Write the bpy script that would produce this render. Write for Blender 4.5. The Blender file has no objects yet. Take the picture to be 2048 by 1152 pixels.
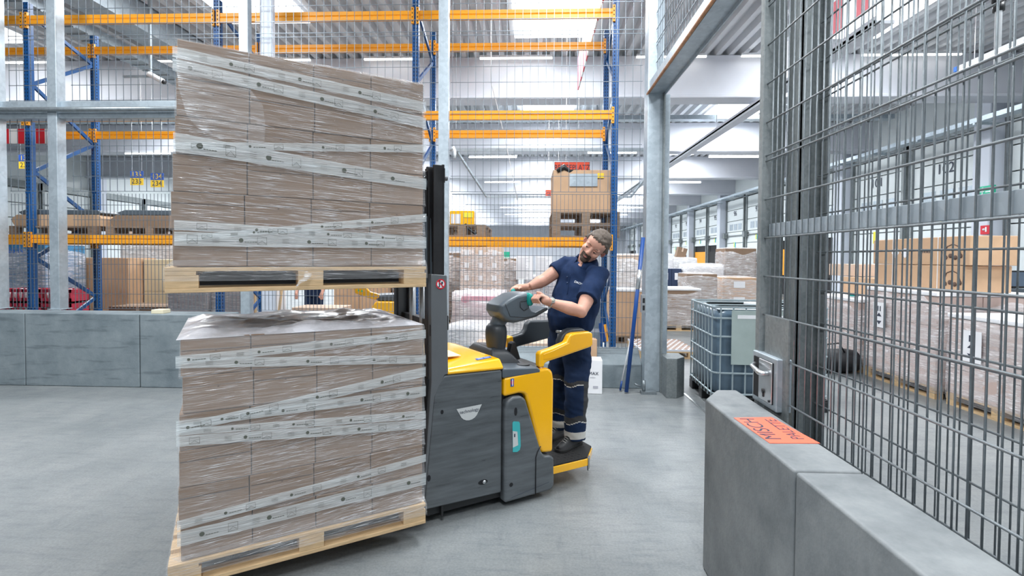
import bpy, bmesh, math, random
from mathutils import Vector, Matrix, Euler
R = math.radians
sc = bpy.context.scene
COL = sc.collection
random.seed(7)

# ------------------------------------------------------------ camera, light, exposure
FPX, EYE = 1010.0, 1.65
cam_d = bpy.data.cameras.new('camera'); cam_d.sensor_width = 36.0; cam_d.lens = FPX/2048*36
cam_d.shift_y = -36.5/2048; cam_d.clip_start = .05; cam_d.clip_end = 200
cam = bpy.data.objects.new('camera', cam_d); COL.objects.link(cam)
cam.matrix_world = (Matrix.Translation((0, 0, EYE)) @ Matrix.Rotation(math.atan(39/FPX), 4, 'Z')
    @ Matrix.Rotation(math.pi/2-math.atan(25/FPX), 4, 'X') @ Matrix.Rotation(.0065, 4, 'Z'))
sc.camera = cam
sc.view_settings.view_transform = 'Standard'
try: sc.view_settings.look = 'None'
except Exception: pass
sc.view_settings.gamma = 1; sc.view_settings.use_curve_mapping = False
sc.view_settings.exposure = -0.08
w = bpy.data.worlds.new('daylight'); sc.world = w; w.use_nodes = True
bg = w.node_tree.nodes['Background']; bg.inputs[0].default_value = (.80, .90, 1, 1); bg.inputs[1].default_value = .42
def area(name, loc, sx, sy, power, rot=(0, 0, 0), color=(.93, .97, 1)):
    l = bpy.data.lights.new(name, 'AREA'); l.shape = 'RECTANGLE'; l.size = sx; l.size_y = sy
    l.energy = power; l.color = color
    o = bpy.data.objects.new(name, l); COL.objects.link(o); o.location = loc; o.rotation_euler = rot
    return o
SKY = [(.4, 10.0), (.5, 16.1), (6.5, 16.4), (6.5, 10.2), (-5.3, 9.2), (-6, 16.2), (-12, 10), (-12, 16.2),
       (-5.3, 3.4), (.6, 4.0), (6.5, 4.2), (.4, -2), (-5.3, -2), (6.5, -2), (6.5, 22.4), (.5, 22.2), (-6, 22.2)]
SKY += [(x, y) for y in (28.2, 34.2, 40.2, 46.2, 52.2, 58.2) for x in (-18, -12, -6, .5, 6.5)]  # far rows added to brighten the back of the hall
for i, (x, y) in enumerate(SKY):      # daylight lamps under every rooflight, the added far rows included
    area('rooflight_daylight', (x, y+.05, 6.335), 1.5, 1.7, 370 if y < 7 else 230 if y < 12 else 350)

# ------------------------------------------------------------ materials
def nt(m): return m.node_tree.nodes, m.node_tree.links
MATS = {}
def mat(name, col, rough=.5, metal=0., var=0., vscale=4., bump=0., bscale=40., spec=.5, emit=None, estr=1., vstretch=None, rvar=0., col2=None, coat=0.):
    if name in MATS: return MATS[name]
    m = bpy.data.materials.new(name); m.use_nodes = True; MATS[name] = m
    N, L = nt(m); b = N['Principled BSDF']
    b.inputs['Base Color'].default_value = (*col, 1); b.inputs['Roughness'].default_value = rough
    b.inputs['Metallic'].default_value = metal; b.inputs['Specular IOR Level'].default_value = spec
    if coat: b.inputs['Coat Weight'].default_value = coat; b.inputs['Coat Roughness'].default_value = .12
    if emit: b.inputs['Emission Color'].default_value = (*emit, 1); b.inputs['Emission Strength'].default_value = estr
    if var or bump or rvar:
        tc = N.new('ShaderNodeTexCoord'); src = tc.outputs['Object']
        if vstretch:
            mp = N.new('ShaderNodeMapping'); mp.inputs['Scale'].default_value = vstretch
            L.new(src, mp.inputs[0]); vs = mp.outputs[0]
        else: vs = src
        n = N.new('ShaderNodeTexNoise'); n.inputs['Scale'].default_value = vscale; n.inputs['Detail'].default_value = 6
        n.inputs['Roughness'].default_value = .65; L.new(vs, n.inputs['Vector'])
    if var:
        r = N.new('ShaderNodeMapRange'); r.inputs[1].default_value = .3; r.inputs[2].default_value = .7
        L.new(n.outputs[0], r.inputs[0])
        mx = N.new('ShaderNodeMixRGB')
        c2 = col2 or tuple(min(1, c*(1+var)) for c in col)
        mx.inputs[1].default_value = (*[c*(1-var) for c in col], 1) if not col2 else (*col, 1)
        mx.inputs[2].default_value = (*c2, 1)
        L.new(r.outputs[0], mx.inputs[0]); L.new(mx.outputs[0], b.inputs['Base Color'])
    if rvar:
        r2 = N.new('ShaderNodeMapRange'); r2.inputs[1].default_value = .3; r2.inputs[2].default_value = .7
        r2.inputs[3].default_value = max(0, rough-rvar); r2.inputs[4].default_value = min(1, rough+rvar)
        L.new(n.outputs[0], r2.inputs[0]); L.new(r2.outputs[0], b.inputs['Roughness'])
    if bump:
        n2 = N.new('ShaderNodeTexNoise'); n2.inputs['Scale'].default_value = bscale; n2.inputs['Detail'].default_value = 4
        L.new(vs, n2.inputs['Vector'])
        bp = N.new('ShaderNodeBump'); bp.inputs['Strength'].default_value = bump; bp.inputs['Distance'].default_value = .01
        L.new(n2.outputs[0], bp.inputs['Height']); L.new(bp.outputs[0], b.inputs['Normal'])
    return m

def concrete_floor():
    m = bpy.data.materials.new('polished_concrete'); m.use_nodes = True; N, L = nt(m); b = N['Principled BSDF']
    tc = N.new('ShaderNodeTexCoord')
    def noise(scale, det, stretch=None, rot=0):
        s = tc.outputs['Object']
        if stretch:
            mp = N.new('ShaderNodeMapping'); mp.inputs['Scale'].default_value = stretch; mp.inputs['Rotation'].default_value = (0, 0, rot)
            L.new(s, mp.inputs[0]); s = mp.outputs[0]
        n = N.new('ShaderNodeTexNoise'); n.inputs['Scale'].default_value = scale; n.inputs['Detail'].default_value = det
        n.inputs['Roughness'].default_value = .7; L.new(s, n.inputs['Vector']); return n.outputs[0]
    def ramp(src, stops):
        r = N.new('ShaderNodeValToRGB'); e = r.color_ramp.elements
        e[0].position, e[0].color = stops[0][0], (*stops[0][1], 1)
        e[1].position, e[1].color = stops[-1][0], (*stops[-1][1], 1)
        for p, c in stops[1:-1]: x = e.new(p); x.color = (*c, 1)
        L.new(src, r.inputs[0]); return r.outputs[0]
    def mul(a, b_, f=1):
        x = N.new('ShaderNodeMixRGB'); x.blend_type = 'MULTIPLY'; x.inputs[0].default_value = f
        L.new(a, x.inputs[1]); L.new(b_, x.inputs[2]); return x.outputs[0]
    base = ramp(noise(.9, 8), [(.3, (.185, .205, .215)), (.5, (.245, .262, .268)), (.72, (.315, .325, .325))])
    fine = ramp(noise(70, 5), [(.32, (.72, .72, .72)), (.66, (1, 1, 1))])
    sw = ramp(noise(3.2, 8, (1, 6, 1), .55), [(.30, (.74, .76, .79)), (.5, (1, 1, 1))])
    sw2 = ramp(noise(2.1, 8, (7, 1, 1), .2), [(.30, (.85, .86, .88)), (.46, (1, 1, 1))])
    c = mul(mul(mul(base, fine), sw), sw2); L.new(c, b.inputs['Base Color'])
    rr = N.new('ShaderNodeMapRange'); rr.inputs[1].default_value = .3; rr.inputs[2].default_value = .7
    rr.inputs[3].default_value = .30; rr.inputs[4].default_value = .50
    L.new(noise(2.3, 8), rr.inputs[0]); L.new(rr.outputs[0], b.inputs['Roughness'])
    bp = N.new('ShaderNodeBump'); bp.inputs['Strength'].default_value = .08; bp.inputs['Distance'].default_value = .01
    L.new(noise(30, 4), bp.inputs['Height']); L.new(bp.outputs[0], b.inputs['Normal'])
    return m
def concrete_kerb(name, dark, light, streak):
    m = bpy.data.materials.new(name); m.use_nodes = True; N, L = nt(m); b = N['Principled BSDF']
    tc = N.new('ShaderNodeTexCoord')
    n = N.new('ShaderNodeTexNoise'); n.inputs['Scale'].default_value = 2.6; n.inputs['Detail'].default_value = 10; n.inputs['Roughness'].default_value = .7
    L.new(tc.outputs['Object'], n.inputs['Vector'])
    r = N.new('ShaderNodeValToRGB'); r.color_ramp.elements[0].position = .32; r.color_ramp.elements[1].position = .68
    r.color_ramp.elements[0].color = (*dark, 1); r.color_ramp.elements[1].color = (*light, 1); L.new(n.outputs[0], r.inputs[0])
    mp = N.new('ShaderNodeMapping'); mp.inputs['Scale'].default_value = streak; L.new(tc.outputs['Object'], mp.inputs[0])
    n2 = N.new('ShaderNodeTexNoise'); n2.inputs['Scale'].default_value = 3; n2.inputs['Detail'].default_value = 8; L.new(mp.outputs[0], n2.inputs['Vector'])
    r2 = N.new('ShaderNodeValToRGB'); r2.color_ramp.elements[0].position = .34; r2.color_ramp.elements[1].position = .44
    r2.color_ramp.elements[0].color = (.62, .64, .66, 1); r2.color_ramp.elements[1].color = (1, 1, 1, 1); L.new(n2.outputs[0], r2.inputs[0])
    x = N.new('ShaderNodeMixRGB'); x.blend_type = 'MULTIPLY'; x.inputs[0].default_value = .8
    L.new(r.outputs[0], x.inputs[1]); L.new(r2.outputs[0], x.inputs[2]); L.new(x.outputs[0], b.inputs['Base Color'])
    b.inputs['Roughness'].default_value = .6
    bp = N.new('ShaderNodeBump'); bp.inputs['Strength'].default_value = .12; bp.inputs['Distance'].default_value = .01
    n3 = N.new('ShaderNodeTexNoise'); n3.inputs['Scale'].default_value = 60; L.new(tc.outputs['Object'], n3.inputs['Vector'])
    L.new(n3.outputs[0], bp.inputs['Height']); L.new(bp.outputs[0], b.inputs['Normal'])
    return m
def galvanised(name, c1, c2, scale=26, rough=.42, metal=.55):
    m = bpy.data.materials.new(name); m.use_nodes = True; N, L = nt(m); b = N['Principled BSDF']
    tc = N.new('ShaderNodeTexCoord')
    v = N.new('ShaderNodeTexVoronoi'); v.inputs['Scale'].default_value = scale; L.new(tc.outputs['Object'], v.inputs['Vector'])
    n = N.new('ShaderNodeTexNoise'); n.inputs['Scale'].default_value = 5; n.inputs['Detail'].default_value = 6; L.new(tc.outputs['Object'], n.inputs['Vector'])
    ma = N.new('ShaderNodeMath'); ma.operation = 'MULTIPLY_ADD'; ma.inputs[1].default_value = .35
    sep = N.new('ShaderNodeSeparateColor'); L.new(v.outputs['Color'], sep.inputs[0])
    L.new(sep.outputs[0], ma.inputs[0]); L.new(n.outputs[0], ma.inputs[2])
    r = N.new('ShaderNodeValToRGB'); r.color_ramp.elements[0].position = .4; r.color_ramp.elements[1].position = .95
    r.color_ramp.elements[0].color = (*c1, 1); r.color_ramp.elements[1].color = (*c2, 1)
    L.new(ma.outputs[0], r.inputs[0]); L.new(r.outputs[0], b.inputs['Base Color'])
    b.inputs['Metallic'].default_value = metal; b.inputs['Roughness'].default_value = rough
    return m
M = dict(
  floor=concrete_floor(),
  kerb=concrete_kerb('cast_concrete', (.135, .17, .19), (.235, .275, .295), (.7, 1, 5)),
  kerb_near=concrete_kerb('cast_concrete_smooth', (.13, .145, .155), (.275, .29, .295), (1, 1, .5)),
  galv=galvanised('galvanised_steel', (.39, .45, .50), (.51, .58, .63)),
  galv_dark=galvanised('dull_galvanised_steel', (.20, .225, .23), (.29, .315, .32), 60, .5, .5),
  wire=mat('zinc_wire', (.17, .20, .23), .4, .5),
  wire_near=mat('zinc_wire_grey', (.25, .28, .30), .38, .6, var=.2, vscale=20),
  blue=mat('rack_blue_paint', (.003, .075, .25), .38, var=.12, vscale=3),
  orange=mat('rack_orange_paint', (.90, .36, .015), .42, var=.08, vscale=3),
  hole=mat('hole_black', (.008, .009, .012), .8),
  white_paint=mat('white_paint', (.66, .68, .74), .5, var=.04, vscale=1),
  column=mat('white_column_paint', (.62, .66, .74), .5, var=.03, vscale=1),
  sheet=mat('roof_sheet', (.60, .615, .64), .5, .1, var=.06, vscale=.4),
  lit=mat('lamp_tube', (1, 1, 1), .5, emit=(1, .99, .93), estr=6),
  rooflight=mat('rooflight_dome', (1, 1, 1), .5, emit=(.96, .98, 1), estr=2.5),
  black=mat('black_plastic', (.012, .013, .015), .45),
  rubber=mat('black_rubber', (.015, .015, .016), .75),
  red=mat('signal_red', (.62, .012, .03), .5),
  white=mat('white_plastic', (.80, .82, .84), .45),
  orange_sign=mat('orange_red_sign', (.95, .11, .05), .5),
  steel=mat('bright_steel', (.60, .62, .64), .28, .85, var=.1, vscale=8),
  rust=mat('rusty_pipe', (.42, .20, .09), .6, .2, var=.35, vscale=14),
  dock_panel=mat('dock_door_white', (.72, .77, .78), .5, var=.03, vscale=1),
  dark_text=mat('dark_print', (.03, .04, .07), .6),
  wood=mat('pale_pallet_wood', (.60, .42, .235), .65, var=.22, vscale=9, vstretch=(1, 8, 8), bump=.15, bscale=60),
  wood_old=mat('weathered_pallet_wood', (.24, .17, .12), .75, var=.35, vscale=8, vstretch=(1, 8, 8), bump=.2),
  card=mat('brown_cardboard', (.245, .160, .104), .75, var=.10, vscale=3, bump=.05, bscale=90),
  card_light=mat('light_cardboard', (.56, .36, .22), .75, var=.08, vscale=3),
  card_pale=mat('pale_cardboard', (.66, .50, .39), .75, var=.08, vscale=3),
)

# ------------------------------------------------------------ mesh helpers
class MB:
    def __init__(s): s.v, s.f, s.m, s.sm = [], [], [], []
    def add(s, vs, fs, mi=0, smooth=False):
        o = len(s.v); s.v += [tuple(p) for p in vs]
        for f in fs: s.f.append([i+o for i in f]); s.m.append(mi); s.sm.append(smooth)
        return s
    def box(s, x0, x1, y0, y1, z0, z1, mi=0):
        vs = [(x, y, z) for x in (x0, x1) for y in (y0, y1) for z in (z0, z1)]
        return s.add(vs, [(0, 1, 3, 2), (4, 6, 7, 5), (0, 4, 5, 1), (2, 3, 7, 6), (0, 2, 6, 4), (1, 5, 7, 3)], mi)
    def obox(s, c, size, rot=None, mi=0):
        rot = rot or Matrix.Identity(3); c = Vector(c); h = [q/2 for q in size]
        vs = [c + rot @ Vector((a*h[0], b*h[1], d*h[2])) for a in (-1, 1) for b in (-1, 1) for d in (-1, 1)]
        return s.add(vs, [(0, 1, 3, 2), (4, 6, 7, 5), (0, 4, 5, 1), (2, 3, 7, 6), (0, 2, 6, 4), (1, 5, 7, 3)], mi)
    def bar(s, a, b, r, n=4, mi=0, r2=None, smooth=None):
        a, b = Vector(a), Vector(b); d = (b-a).normalized()
        u = d.cross(Vector((0, 0, 1)) if abs(d.z) < .9 else Vector((1, 0, 0))).normalized(); w_ = d.cross(u)
        vs = []
        for p, rr in ((a, r), (b, r if r2 is None else r2)):
            for i in range(n):
                t = 2*math.pi*(i+.5)/n; vs.append(p + (u*math.cos(t)+w_*math.sin(t))*rr)
        fs = [(i, (i+1) % n, n+(i+1) % n, n+i) for i in range(n)]+[tuple(range(n))[::-1], tuple(range(n, 2*n))]
        return s.add(vs, fs, mi, smooth if smooth is not None else n > 6)
    def beam(s, a, b, wdt, hgt, up=(0, 0, 1), mi=0):
        a, b = Vector(a), Vector(b); d = (b-a).normalized(); up = Vector(up)
        x = d.cross(up).normalized(); z = x.cross(d)
        vs = [p+x*i*wdt/2+z*j*hgt/2 for p in (a, b) for i, j in ((-1, -1), (1, -1), (1, 1), (-1, 1))]
        return s.add(vs, [(0, 1, 2, 3), (7, 6, 5, 4), (0, 4, 5, 1), (1, 5, 6, 2), (2, 6, 7, 3), (3, 7, 4, 0)], mi)
    def tube(s, pts, r, n=8, mi=0, cap=True):
        pts = [Vector(p) for p in pts]; rs = r if isinstance(r, (list, tuple)) else [r]*len(pts)
        vs = []; prev = None
        for i, p in enumerate(pts):
            d = (pts[min(i+1, len(pts)-1)]-pts[max(i-1, 0)]).normalized()
            if prev is None: u = d.cross(Vector((0, 0, 1)) if abs(d.z) < .9 else Vector((1, 0, 0))).normalized()
            else: u = (prev-d*prev.dot(d)).normalized()
            prev = u; w_ = d.cross(u)
            for k in range(n):
                t = 2*math.pi*k/n; vs.append(p+(u*math.cos(t)+w_*math.sin(t))*rs[i])
        fs = []
        for i in range(len(pts)-1):
            for k in range(n): fs.append((i*n+k, i*n+(k+1) % n, (i+1)*n+(k+1) % n, (i+1)*n+k))
        if cap: fs += [tuple(range(n))[::-1], tuple(range((len(pts)-1)*n, len(pts)*n))]
        return s.add(vs, fs, mi, True)
    def loft(s, rings, mi=0, cap=True, smooth=True):
        n = len(rings[0]); vs = [p for r in rings for p in r]; fs = []
        for i in range(len(rings)-1):
            for k in range(n): fs.append((i*n+k, i*n+(k+1) % n, (i+1)*n+(k+1) % n, (i+1)*n+k))
        if cap: fs += [tuple(range(n))[::-1], tuple(range((len(rings)-1)*n, len(rings)*n))]
        return s.add(vs, fs, mi, smooth)
    def prism(s, poly, a0, a1, axis='y', mi=0):
        """poly: 2-D outline; axis y: (x,z) pairs extruded from y=a0 to a1; axis z: (x,y); axis x: (y,z)"""
        f = {'y': lambda p, a: (p[0], a, p[1]), 'z': lambda p, a: (p[0], p[1], a), 'x': lambda p, a: (a, p[0], p[1])}[axis]
        n = len(poly); vs = [f(p, a0) for p in poly]+[f(p, a1) for p in poly]
        return s.add(vs, [tuple(range(n)), tuple(range(n, 2*n))[::-1]]+[(i, n+i, n+(i+1) % n, (i+1) % n) for i in range(n)], mi)
    def sphere(s, c, r, nu=16, nv=10, mi=0, rot=None):
        r = (r, r, r) if isinstance(r, (int, float)) else r; c = Vector(c); rot = rot or Matrix.Identity(3)
        vs = [c+rot@Vector((0, 0, r[2]))]
        for j in range(1, nv):
            ph = math.pi*j/nv
            for i in range(nu):
                t = 2*math.pi*i/nu; vs.append(c+rot@Vector((r[0]*math.sin(ph)*math.cos(t), r[1]*math.sin(ph)*math.sin(t), r[2]*math.cos(ph))))
        vs.append(c+rot@Vector((0, 0, -r[2]))); L_ = len(vs)-1; fs = []
        for i in range(nu):
            fs.append((0, 1+i, 1+(i+1) % nu)); fs.append((L_, L_-nu+(i+1) % nu, L_-nu+i))
            for j in range(nv-2):
                a = 1+j*nu; fs.append((a+i, a+nu+i, a+nu+(i+1) % nu, a+(i+1) % nu))
        return s.add(vs, fs, mi, True)
    def build(s, name, mats, parent=None, bevel=0., seg=2, sub=0, fix=True, remesh=0., smooth=False, sm_it=0):
        me = bpy.data.meshes.new(name); me.from_pydata(s.v, [], s.f)
        for mm in (mats if isinstance(mats, (list, tuple)) else [mats]): me.materials.append(mm)
        me.polygons.foreach_set('material_index', s.m); me.polygons.foreach_set('use_smooth', [bool(q) for q in s.sm])
        if fix:
            b = bmesh.new(); b.from_mesh(me); bmesh.ops.recalc_face_normals(b, faces=b.faces); b.to_mesh(me); b.free()
        me.update()
        o = bpy.data.objects.new(name, me); COL.objects.link(o)
        if parent is not None: o.parent = parent
        if bevel:
            md = o.modifiers.new('bevel', 'BEVEL'); md.width = bevel; md.segments = seg; md.limit_method = 'ANGLE'; md.angle_limit = R(35); md.harden_normals = False
            for p in me.polygons: p.use_smooth = True
            md2 = o.modifiers.new('wn', 'WEIGHTED_NORMAL'); md2.keep_sharp = False
        if remesh:
            md = o.modifiers.new('remesh', 'REMESH'); md.mode = 'VOXEL'; md.voxel_size = remesh; md.use_smooth_shade = True
            if sm_it:
                md = o.modifiers.new('sm', 'SMOOTH'); md.iterations = sm_it; md.factor = .5
        if sub:
            md = o.modifiers.new('sub', 'SUBSURF'); md.levels = sub; md.render_levels = sub
            for p in me.polygons: p.use_smooth = True
        if smooth:
            for p in me.polygons: p.use_smooth = True
        return o
def props(o, label=None, cat=None, group=None, kind=None):
    if label: o['label'] = label
    if cat: o['category'] = cat
    if group: o['group'] = group
    if kind: o['kind'] = kind
    return o
def empty(name, loc, label=None, cat=None, group=None, rz=0):
    o = bpy.data.objects.new(name, None); COL.objects.link(o); o.location = loc; o.rotation_euler = (0, 0, rz); o.empty_display_size = .1
    return props(o, label, cat, group)
def dup(root, loc=None, rz=None, label=None, group=None):
    def cp(o, par):
        c = o.copy(); COL.objects.link(c)
        if par is not None: c.parent = par
        for ch in [q for q in bpy.data.objects if q.parent == o and q.name not in made]: cp(ch, c)
        made.add(c.name); return c
    made = set(); r = cp(root, None)
    if loc is not None: r.location = loc
    if rz is not None: r.rotation_euler = (0, 0, rz)
    if label: r['label'] = label
    if group: r['group'] = group
    return r
def text(s_, size, m_, parent=None, loc=(0, 0, 0), rot=(0, 0, 0), name='lettering', ext=.0008, sx=1., align='CENTER'):
    c = bpy.data.curves.new('t', 'FONT'); c.body = s_; c.size = size; c.extrude = ext; c.align_x = align; c.align_y = 'CENTER'
    t = bpy.data.objects.new('t', c); COL.objects.link(t)
    dg = bpy.context.evaluated_depsgraph_get(); me = bpy.data.meshes.new_from_object(t.evaluated_get(dg))
    bpy.data.objects.remove(t); bpy.data.curves.remove(c)
    me.materials.clear(); me.materials.append(m_)
    o = bpy.data.objects.new(name, me); COL.objects.link(o); o.location = loc; o.rotation_euler = rot; o.scale = (sx, 1, 1)
    if parent is not None: o.parent = parent
    return o

# ------------------------------------------------------------ the hall
S = 'structure'
props(MB().add([(-32, -9, 0), (14, -9, 0), (14, 64, 0), (-32, 64, 0)], [(0, 1, 2, 3)]).build('floor', M['floor']), kind=S)
b = MB(); CZ = 6.45; x = -32.0; P = .30     # corrugated roof: ribs run in depth
prof = []
while x < 14:
    prof += [(x, CZ), (x+.11, CZ), (x+.15, CZ+.13), (x+.26, CZ+.13)]; x += P
vs = [(px, y, pz) for y in (-9, 64) for px, pz in prof]; n = len(prof)
b.add(vs, [(i, i+1, n+i+1, n+i) for i in range(n-1)])
props(b.build('ceiling', M['sheet'], fix=False), kind=S)
dockY = lambda k: 31.3+6*k
props(MB().box(11.9, 12.1, -9, 64, 0, 7).build('wall_right', M['dock_panel']), kind=S)
props(MB().box(-32, 14, 63.8, 64, 0, 7).build('wall_back', M['white_paint']), kind=S)
props(MB().box(-22.2, -22, -9, 64, 0, 7).build('wall_left', M['dock_panel']), kind=S)
for i in range(9):
    y = 12.2+6*i
    props(MB().box(-32, 11.9, y, y+.35, 5.45, CZ).box(-32, 11.9, y-.1, y+.45, 5.42, 5.50).build('trim_%d' % (i+1), M['white_paint'], bevel=.02), kind=S)
for i, (x, y) in enumerate(SKY):  # the added far rows get glowing domes too
    if y < 3: continue
    props(MB().box(x-.8, x+.8, y-.85, y+.95, CZ-.10, CZ-.02).build('window_%d' % (i+1), M['rooflight']), kind=S)
for i, (x, y, l) in enumerate([(-.4, 11.95, 1.7), (-3.4, 11.95, 1.2), (-6, 11.95, 1.4), (-12.5, 11.95, 1.4), (-9.2, 11.95, 1), (3.2, 11.95, 1.6), (5.6, 11.95, 1.6), (8.6, 11.95, 2.2)]
                              + [(-14+4.2*k, yy, 1.7) for yy in (17.95, 23.95, 29.95, 35.95, 41.95) for k in range(6)]):
    lamp = empty('ceiling_light', (x, y, 6.33 if y < 13 else 5.2 if i % 2 else 5.35), 'tube light before the %s white girder, %s from the left' % (['first', 'second', 'third', 'fourth', 'fifth', 'sixth'][int((y-11)//6)], ['first', 'second', 'third', 'fourth', 'fifth', 'sixth', 'seventh', 'eighth'][sorted(range(8), key=lambda q: [-.4, -3.4, -6, -12.5, -9.2, 3.2, 5.6, 8.6][q]).index(i) if y < 13 else (i-8) % 6]), 'light', 'tube lights across the hall')
    MB().box(-l/2, l/2, -.03, .03, 0, .05).build('housing', M['white'], lamp)
    MB().box(-l/2, l/2, -.025, .025, -.03, 0).build('tube', M['lit'], lamp)

# dock side: columns and sectional doors
for k in range(-4, 6):
    y = dockY(k)
    props(MB().box(11.35, 11.9, y-.25, y+.25, 0, 6.4).build('dock_column', M['column'], bevel=.03), 'white square column in front of the dock wall, %s one' % ['nearest', 'second nearest', 'third nearest', 'fourth', 'fifth', 'sixth', 'seventh', 'eighth', 'ninth', 'farthest'][k+4], 'column', 'columns between the dock doors', S)
    for j, (a, bb) in enumerate(((.35, 2.85), (3.2, 5.7))):
        z0 = [2.5, 2.5, 1.9, .0][(k*2+j) % 4] if k > -4 else .0
        ya, yb = y+a, y+bb
        d = empty('door_%d' % ((k+4)*2+j+1), (11.8, (ya+yb)/2, 0)); props(d, kind=S)
        L2 = (yb-ya)/2
        pm = MB(); z = z0
        while z < 5.0:
            pm.box(-.04, .02, -L2+.06, L2-.06, z+.01, min(z+.62, 5.05)); z += .64
        pm.build('door_panel', M['dock_panel'], d, bevel=.008)
        MB().box(-.10, .06, -L2-.05, -L2+.06, 0, 5.3).box(-.10, .06, L2-.06, L2+.05, 0, 5.3).box(-.12, .06, -L2-.05, L2+.05, 5.1, 5.3).build('door_track', M['galv_dark'], d)
        if z0 > 0:
            MB().box(.03, .05, -L2, L2, 0, z0).build('dock_opening', M['hole'], d)
            MB().box(-.02, .03, -L2+.1, L2-.1, .9, min(z0, 2.1)).build('dock_bumper', M['orange'] if j else M['rubber'], d)
        bar_ = MB().box(-.13, -.06, -L2, L2, 2.95, 3.0); bar_.box(-.3, -.1, L2-.25, L2+.0, 2.85, 3.15); bar_.build('door_drive', M['galv_dark'], d)
        wb = MB()
        for q in range(3): wb.box(-.055, -.045, -L2+.35+q*.62, -L2+.8+q*.62, 3.3, 3.65)
        wb.build('vision_panel', M['galv'], d)
        MB().box(-.06, -.05, -.12, .0, 2.68 if z0 else 2.2, 2.95 if z0 else 2.6).build('blue_sticker', mat('cyan_sticker', (.02, .45, .62), .5), d)
        MB().box(-.06, -.05, .0, .12, 2.68 if z0 else 2.2, 2.95 if z0 else 2.6).build('yellow_sticker', mat('yellow_sticker', (.85, .75, .05), .5), d)
        num = {(-3, 1): '101', (-3, 0): '102', (-4, 1): '103'}.get((k, j), str(100 - (k*2+j+5)) if k > -3 else '104')
        text(num, .42, M['dark_text'], d, (-.06, 0, 4.25), (R(90), 0, R(-90)), 'number')
        
for k in range(9):
    y = 12.6+6*k
    props(MB().box(-21.98, -21.5, y-.25, y+.25, 0, 6.4).build('dock_column', M['column'], bevel=.03), 'white square column along the far left wall, %s from the front' % ['first', 'second', 'third', 'fourth', 'fifth', 'sixth', 'seventh', 'eighth', 'ninth'][k], 'column', 'columns along the left wall', S)
    for j, (a, bb) in enumerate(((.35, 2.85), (3.2, 5.7))):
        d = empty('door_%d' % (21+k*2+j), (-21.9, y+(a+bb)/2, 0)); props(d, kind=S)
        pm = MB()
        for q in range(7): pm.box(-.02, .04, -1.2, 1.2, .02+q*.64, .62+q*.64)
        pm.build('door_panel', M['dock_panel'], d, bevel=.008)
        MB().box(-.05, .10, -1.3, -1.19, 0, 4.8).box(-.05, .10, 1.19, 1.3, 0, 4.8).box(-.05, .12, -1.3, 1.3, 4.5, 4.8).build('door_track', M['galv_dark'], d)
# cable trays and service pipes
t = MB(); t.box(10.6, 10.9, 8, 62, 4.95, 5.0).box(10.6, 10.63, 8, 62, 5.0, 5.06).box(10.87, 10.9, 8, 62, 5.0, 5.06)
for k in range(30): t.box(10.58, 11.33, 9+k*1.8, 9.05+k*1.8, 4.90, 4.95)
props(t.build('cable_tray', M['galv']), 'long galvanised cable tray running above the dock doors', 'cable tray')
t = MB().box(5.2, 5.5, 8, 50, 5.25, 5.30).box(5.2, 5.23, 8, 50, 5.2, 5.36)
for k in range(7): t.bar((5.35, 9+6*k, 5.3), (5.35, 9+6*k, 6.44), .01, 6)
props(t.build('cable_tray', M['white_paint']), 'white overhead rail running into the hall under the girders', 'cable tray')
t = MB()
t.box(-21.4, 11, 15.9, 16.2, 5.95, 6.0); t.box(-21.4, 11, 15.9, 15.93, 6.0, 6.08)
for k in range(16): t.box(-20+2*k, -19.96+2*k, 16.0, 16.04, 6.0, 6.44)
props(t.build('cable_tray', M['galv']), 'galvanised cable tray hung across the hall behind the first girder', 'cable tray')
t = MB().box(-8.6, -8.2, 6.7, 12.2, 5.72, 5.78).box(-8.6, -8.57, 6.7, 12.2, 5.78, 5.9).box(-8.23, -8.2, 6.7, 12.2, 5.78, 5.9)
for k in range(18): t.box(-8.6, -8.2, 6.7+k*.3, 6.74+k*.3, 5.70, 5.72)
props(t.build('cable_tray', M['galv']), 'galvanised cable tray running in depth above the left racks', 'cable tray')
t = MB().box(-8.0, -7.45, 6.75, 12.15, 5.95, 6.45)
props(t.build('air_duct', M['galv']), 'square galvanised duct under the roof beside the left cable tray', 'duct')
# ------------------------------------------------------------ concrete kerb walls
def kerb_part(name, poly, z, m_, parent): return MB().prism(poly, 0, z, 'z').build(name, m_, parent, bevel=.012)
k = empty('kerb_wall', (-5, 6.2, 0), 'long concrete kerb wall with four visible seams along the left fence', 'kerb wall')
k.location = (0, 0, 0)
xs = [-9.6, -7.9, -6.335, -4.855, -3.80]
for a, c in zip(xs[:-1], xs[1:]):
    last = c == xs[-1]
    poly = [(a+.004, 6.06), (c-.004, 6.06), (c-.004, 6.42), (a+.004, 6.42)] if not last else [(a+.004, 6.06), (c-.12, 6.06), (c, 6.16), (c, 6.42), (a+.004, 6.42)]
    kerb_part('concrete_block', poly, .915, M['kerb'], k)
k = empty('kerb_wall', (0, 0, 0), 'near concrete kerb wall with chamfered end, orange floor sign taped on top', 'kerb wall')
kerb_part('concrete_block', [(.925, 1.789), (1.163, 1.789), (1.163, 2.885), (1.05, 2.88), (.925, 2.69)], .91, M['kerb_near'], k)
kerb_part('concrete_block', [(.925, -.6), (1.163, -.6), (1.163, 1.782), (.925, 1.782)], .91, M['kerb_near'], k)
k = empty('kerb_wall', (0, 0, 0), 'low concrete kerb with sloping pale top behind the standing man, under the middle fence', 'kerb wall')
MB().prism([(6.40, 0), (6.40, .30), (6.62, .47), (6.72, .47), (6.72, 0)], -1.0, 1.40, 'x').build('concrete_block', M['kerb'], k, bevel=.01)
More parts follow.
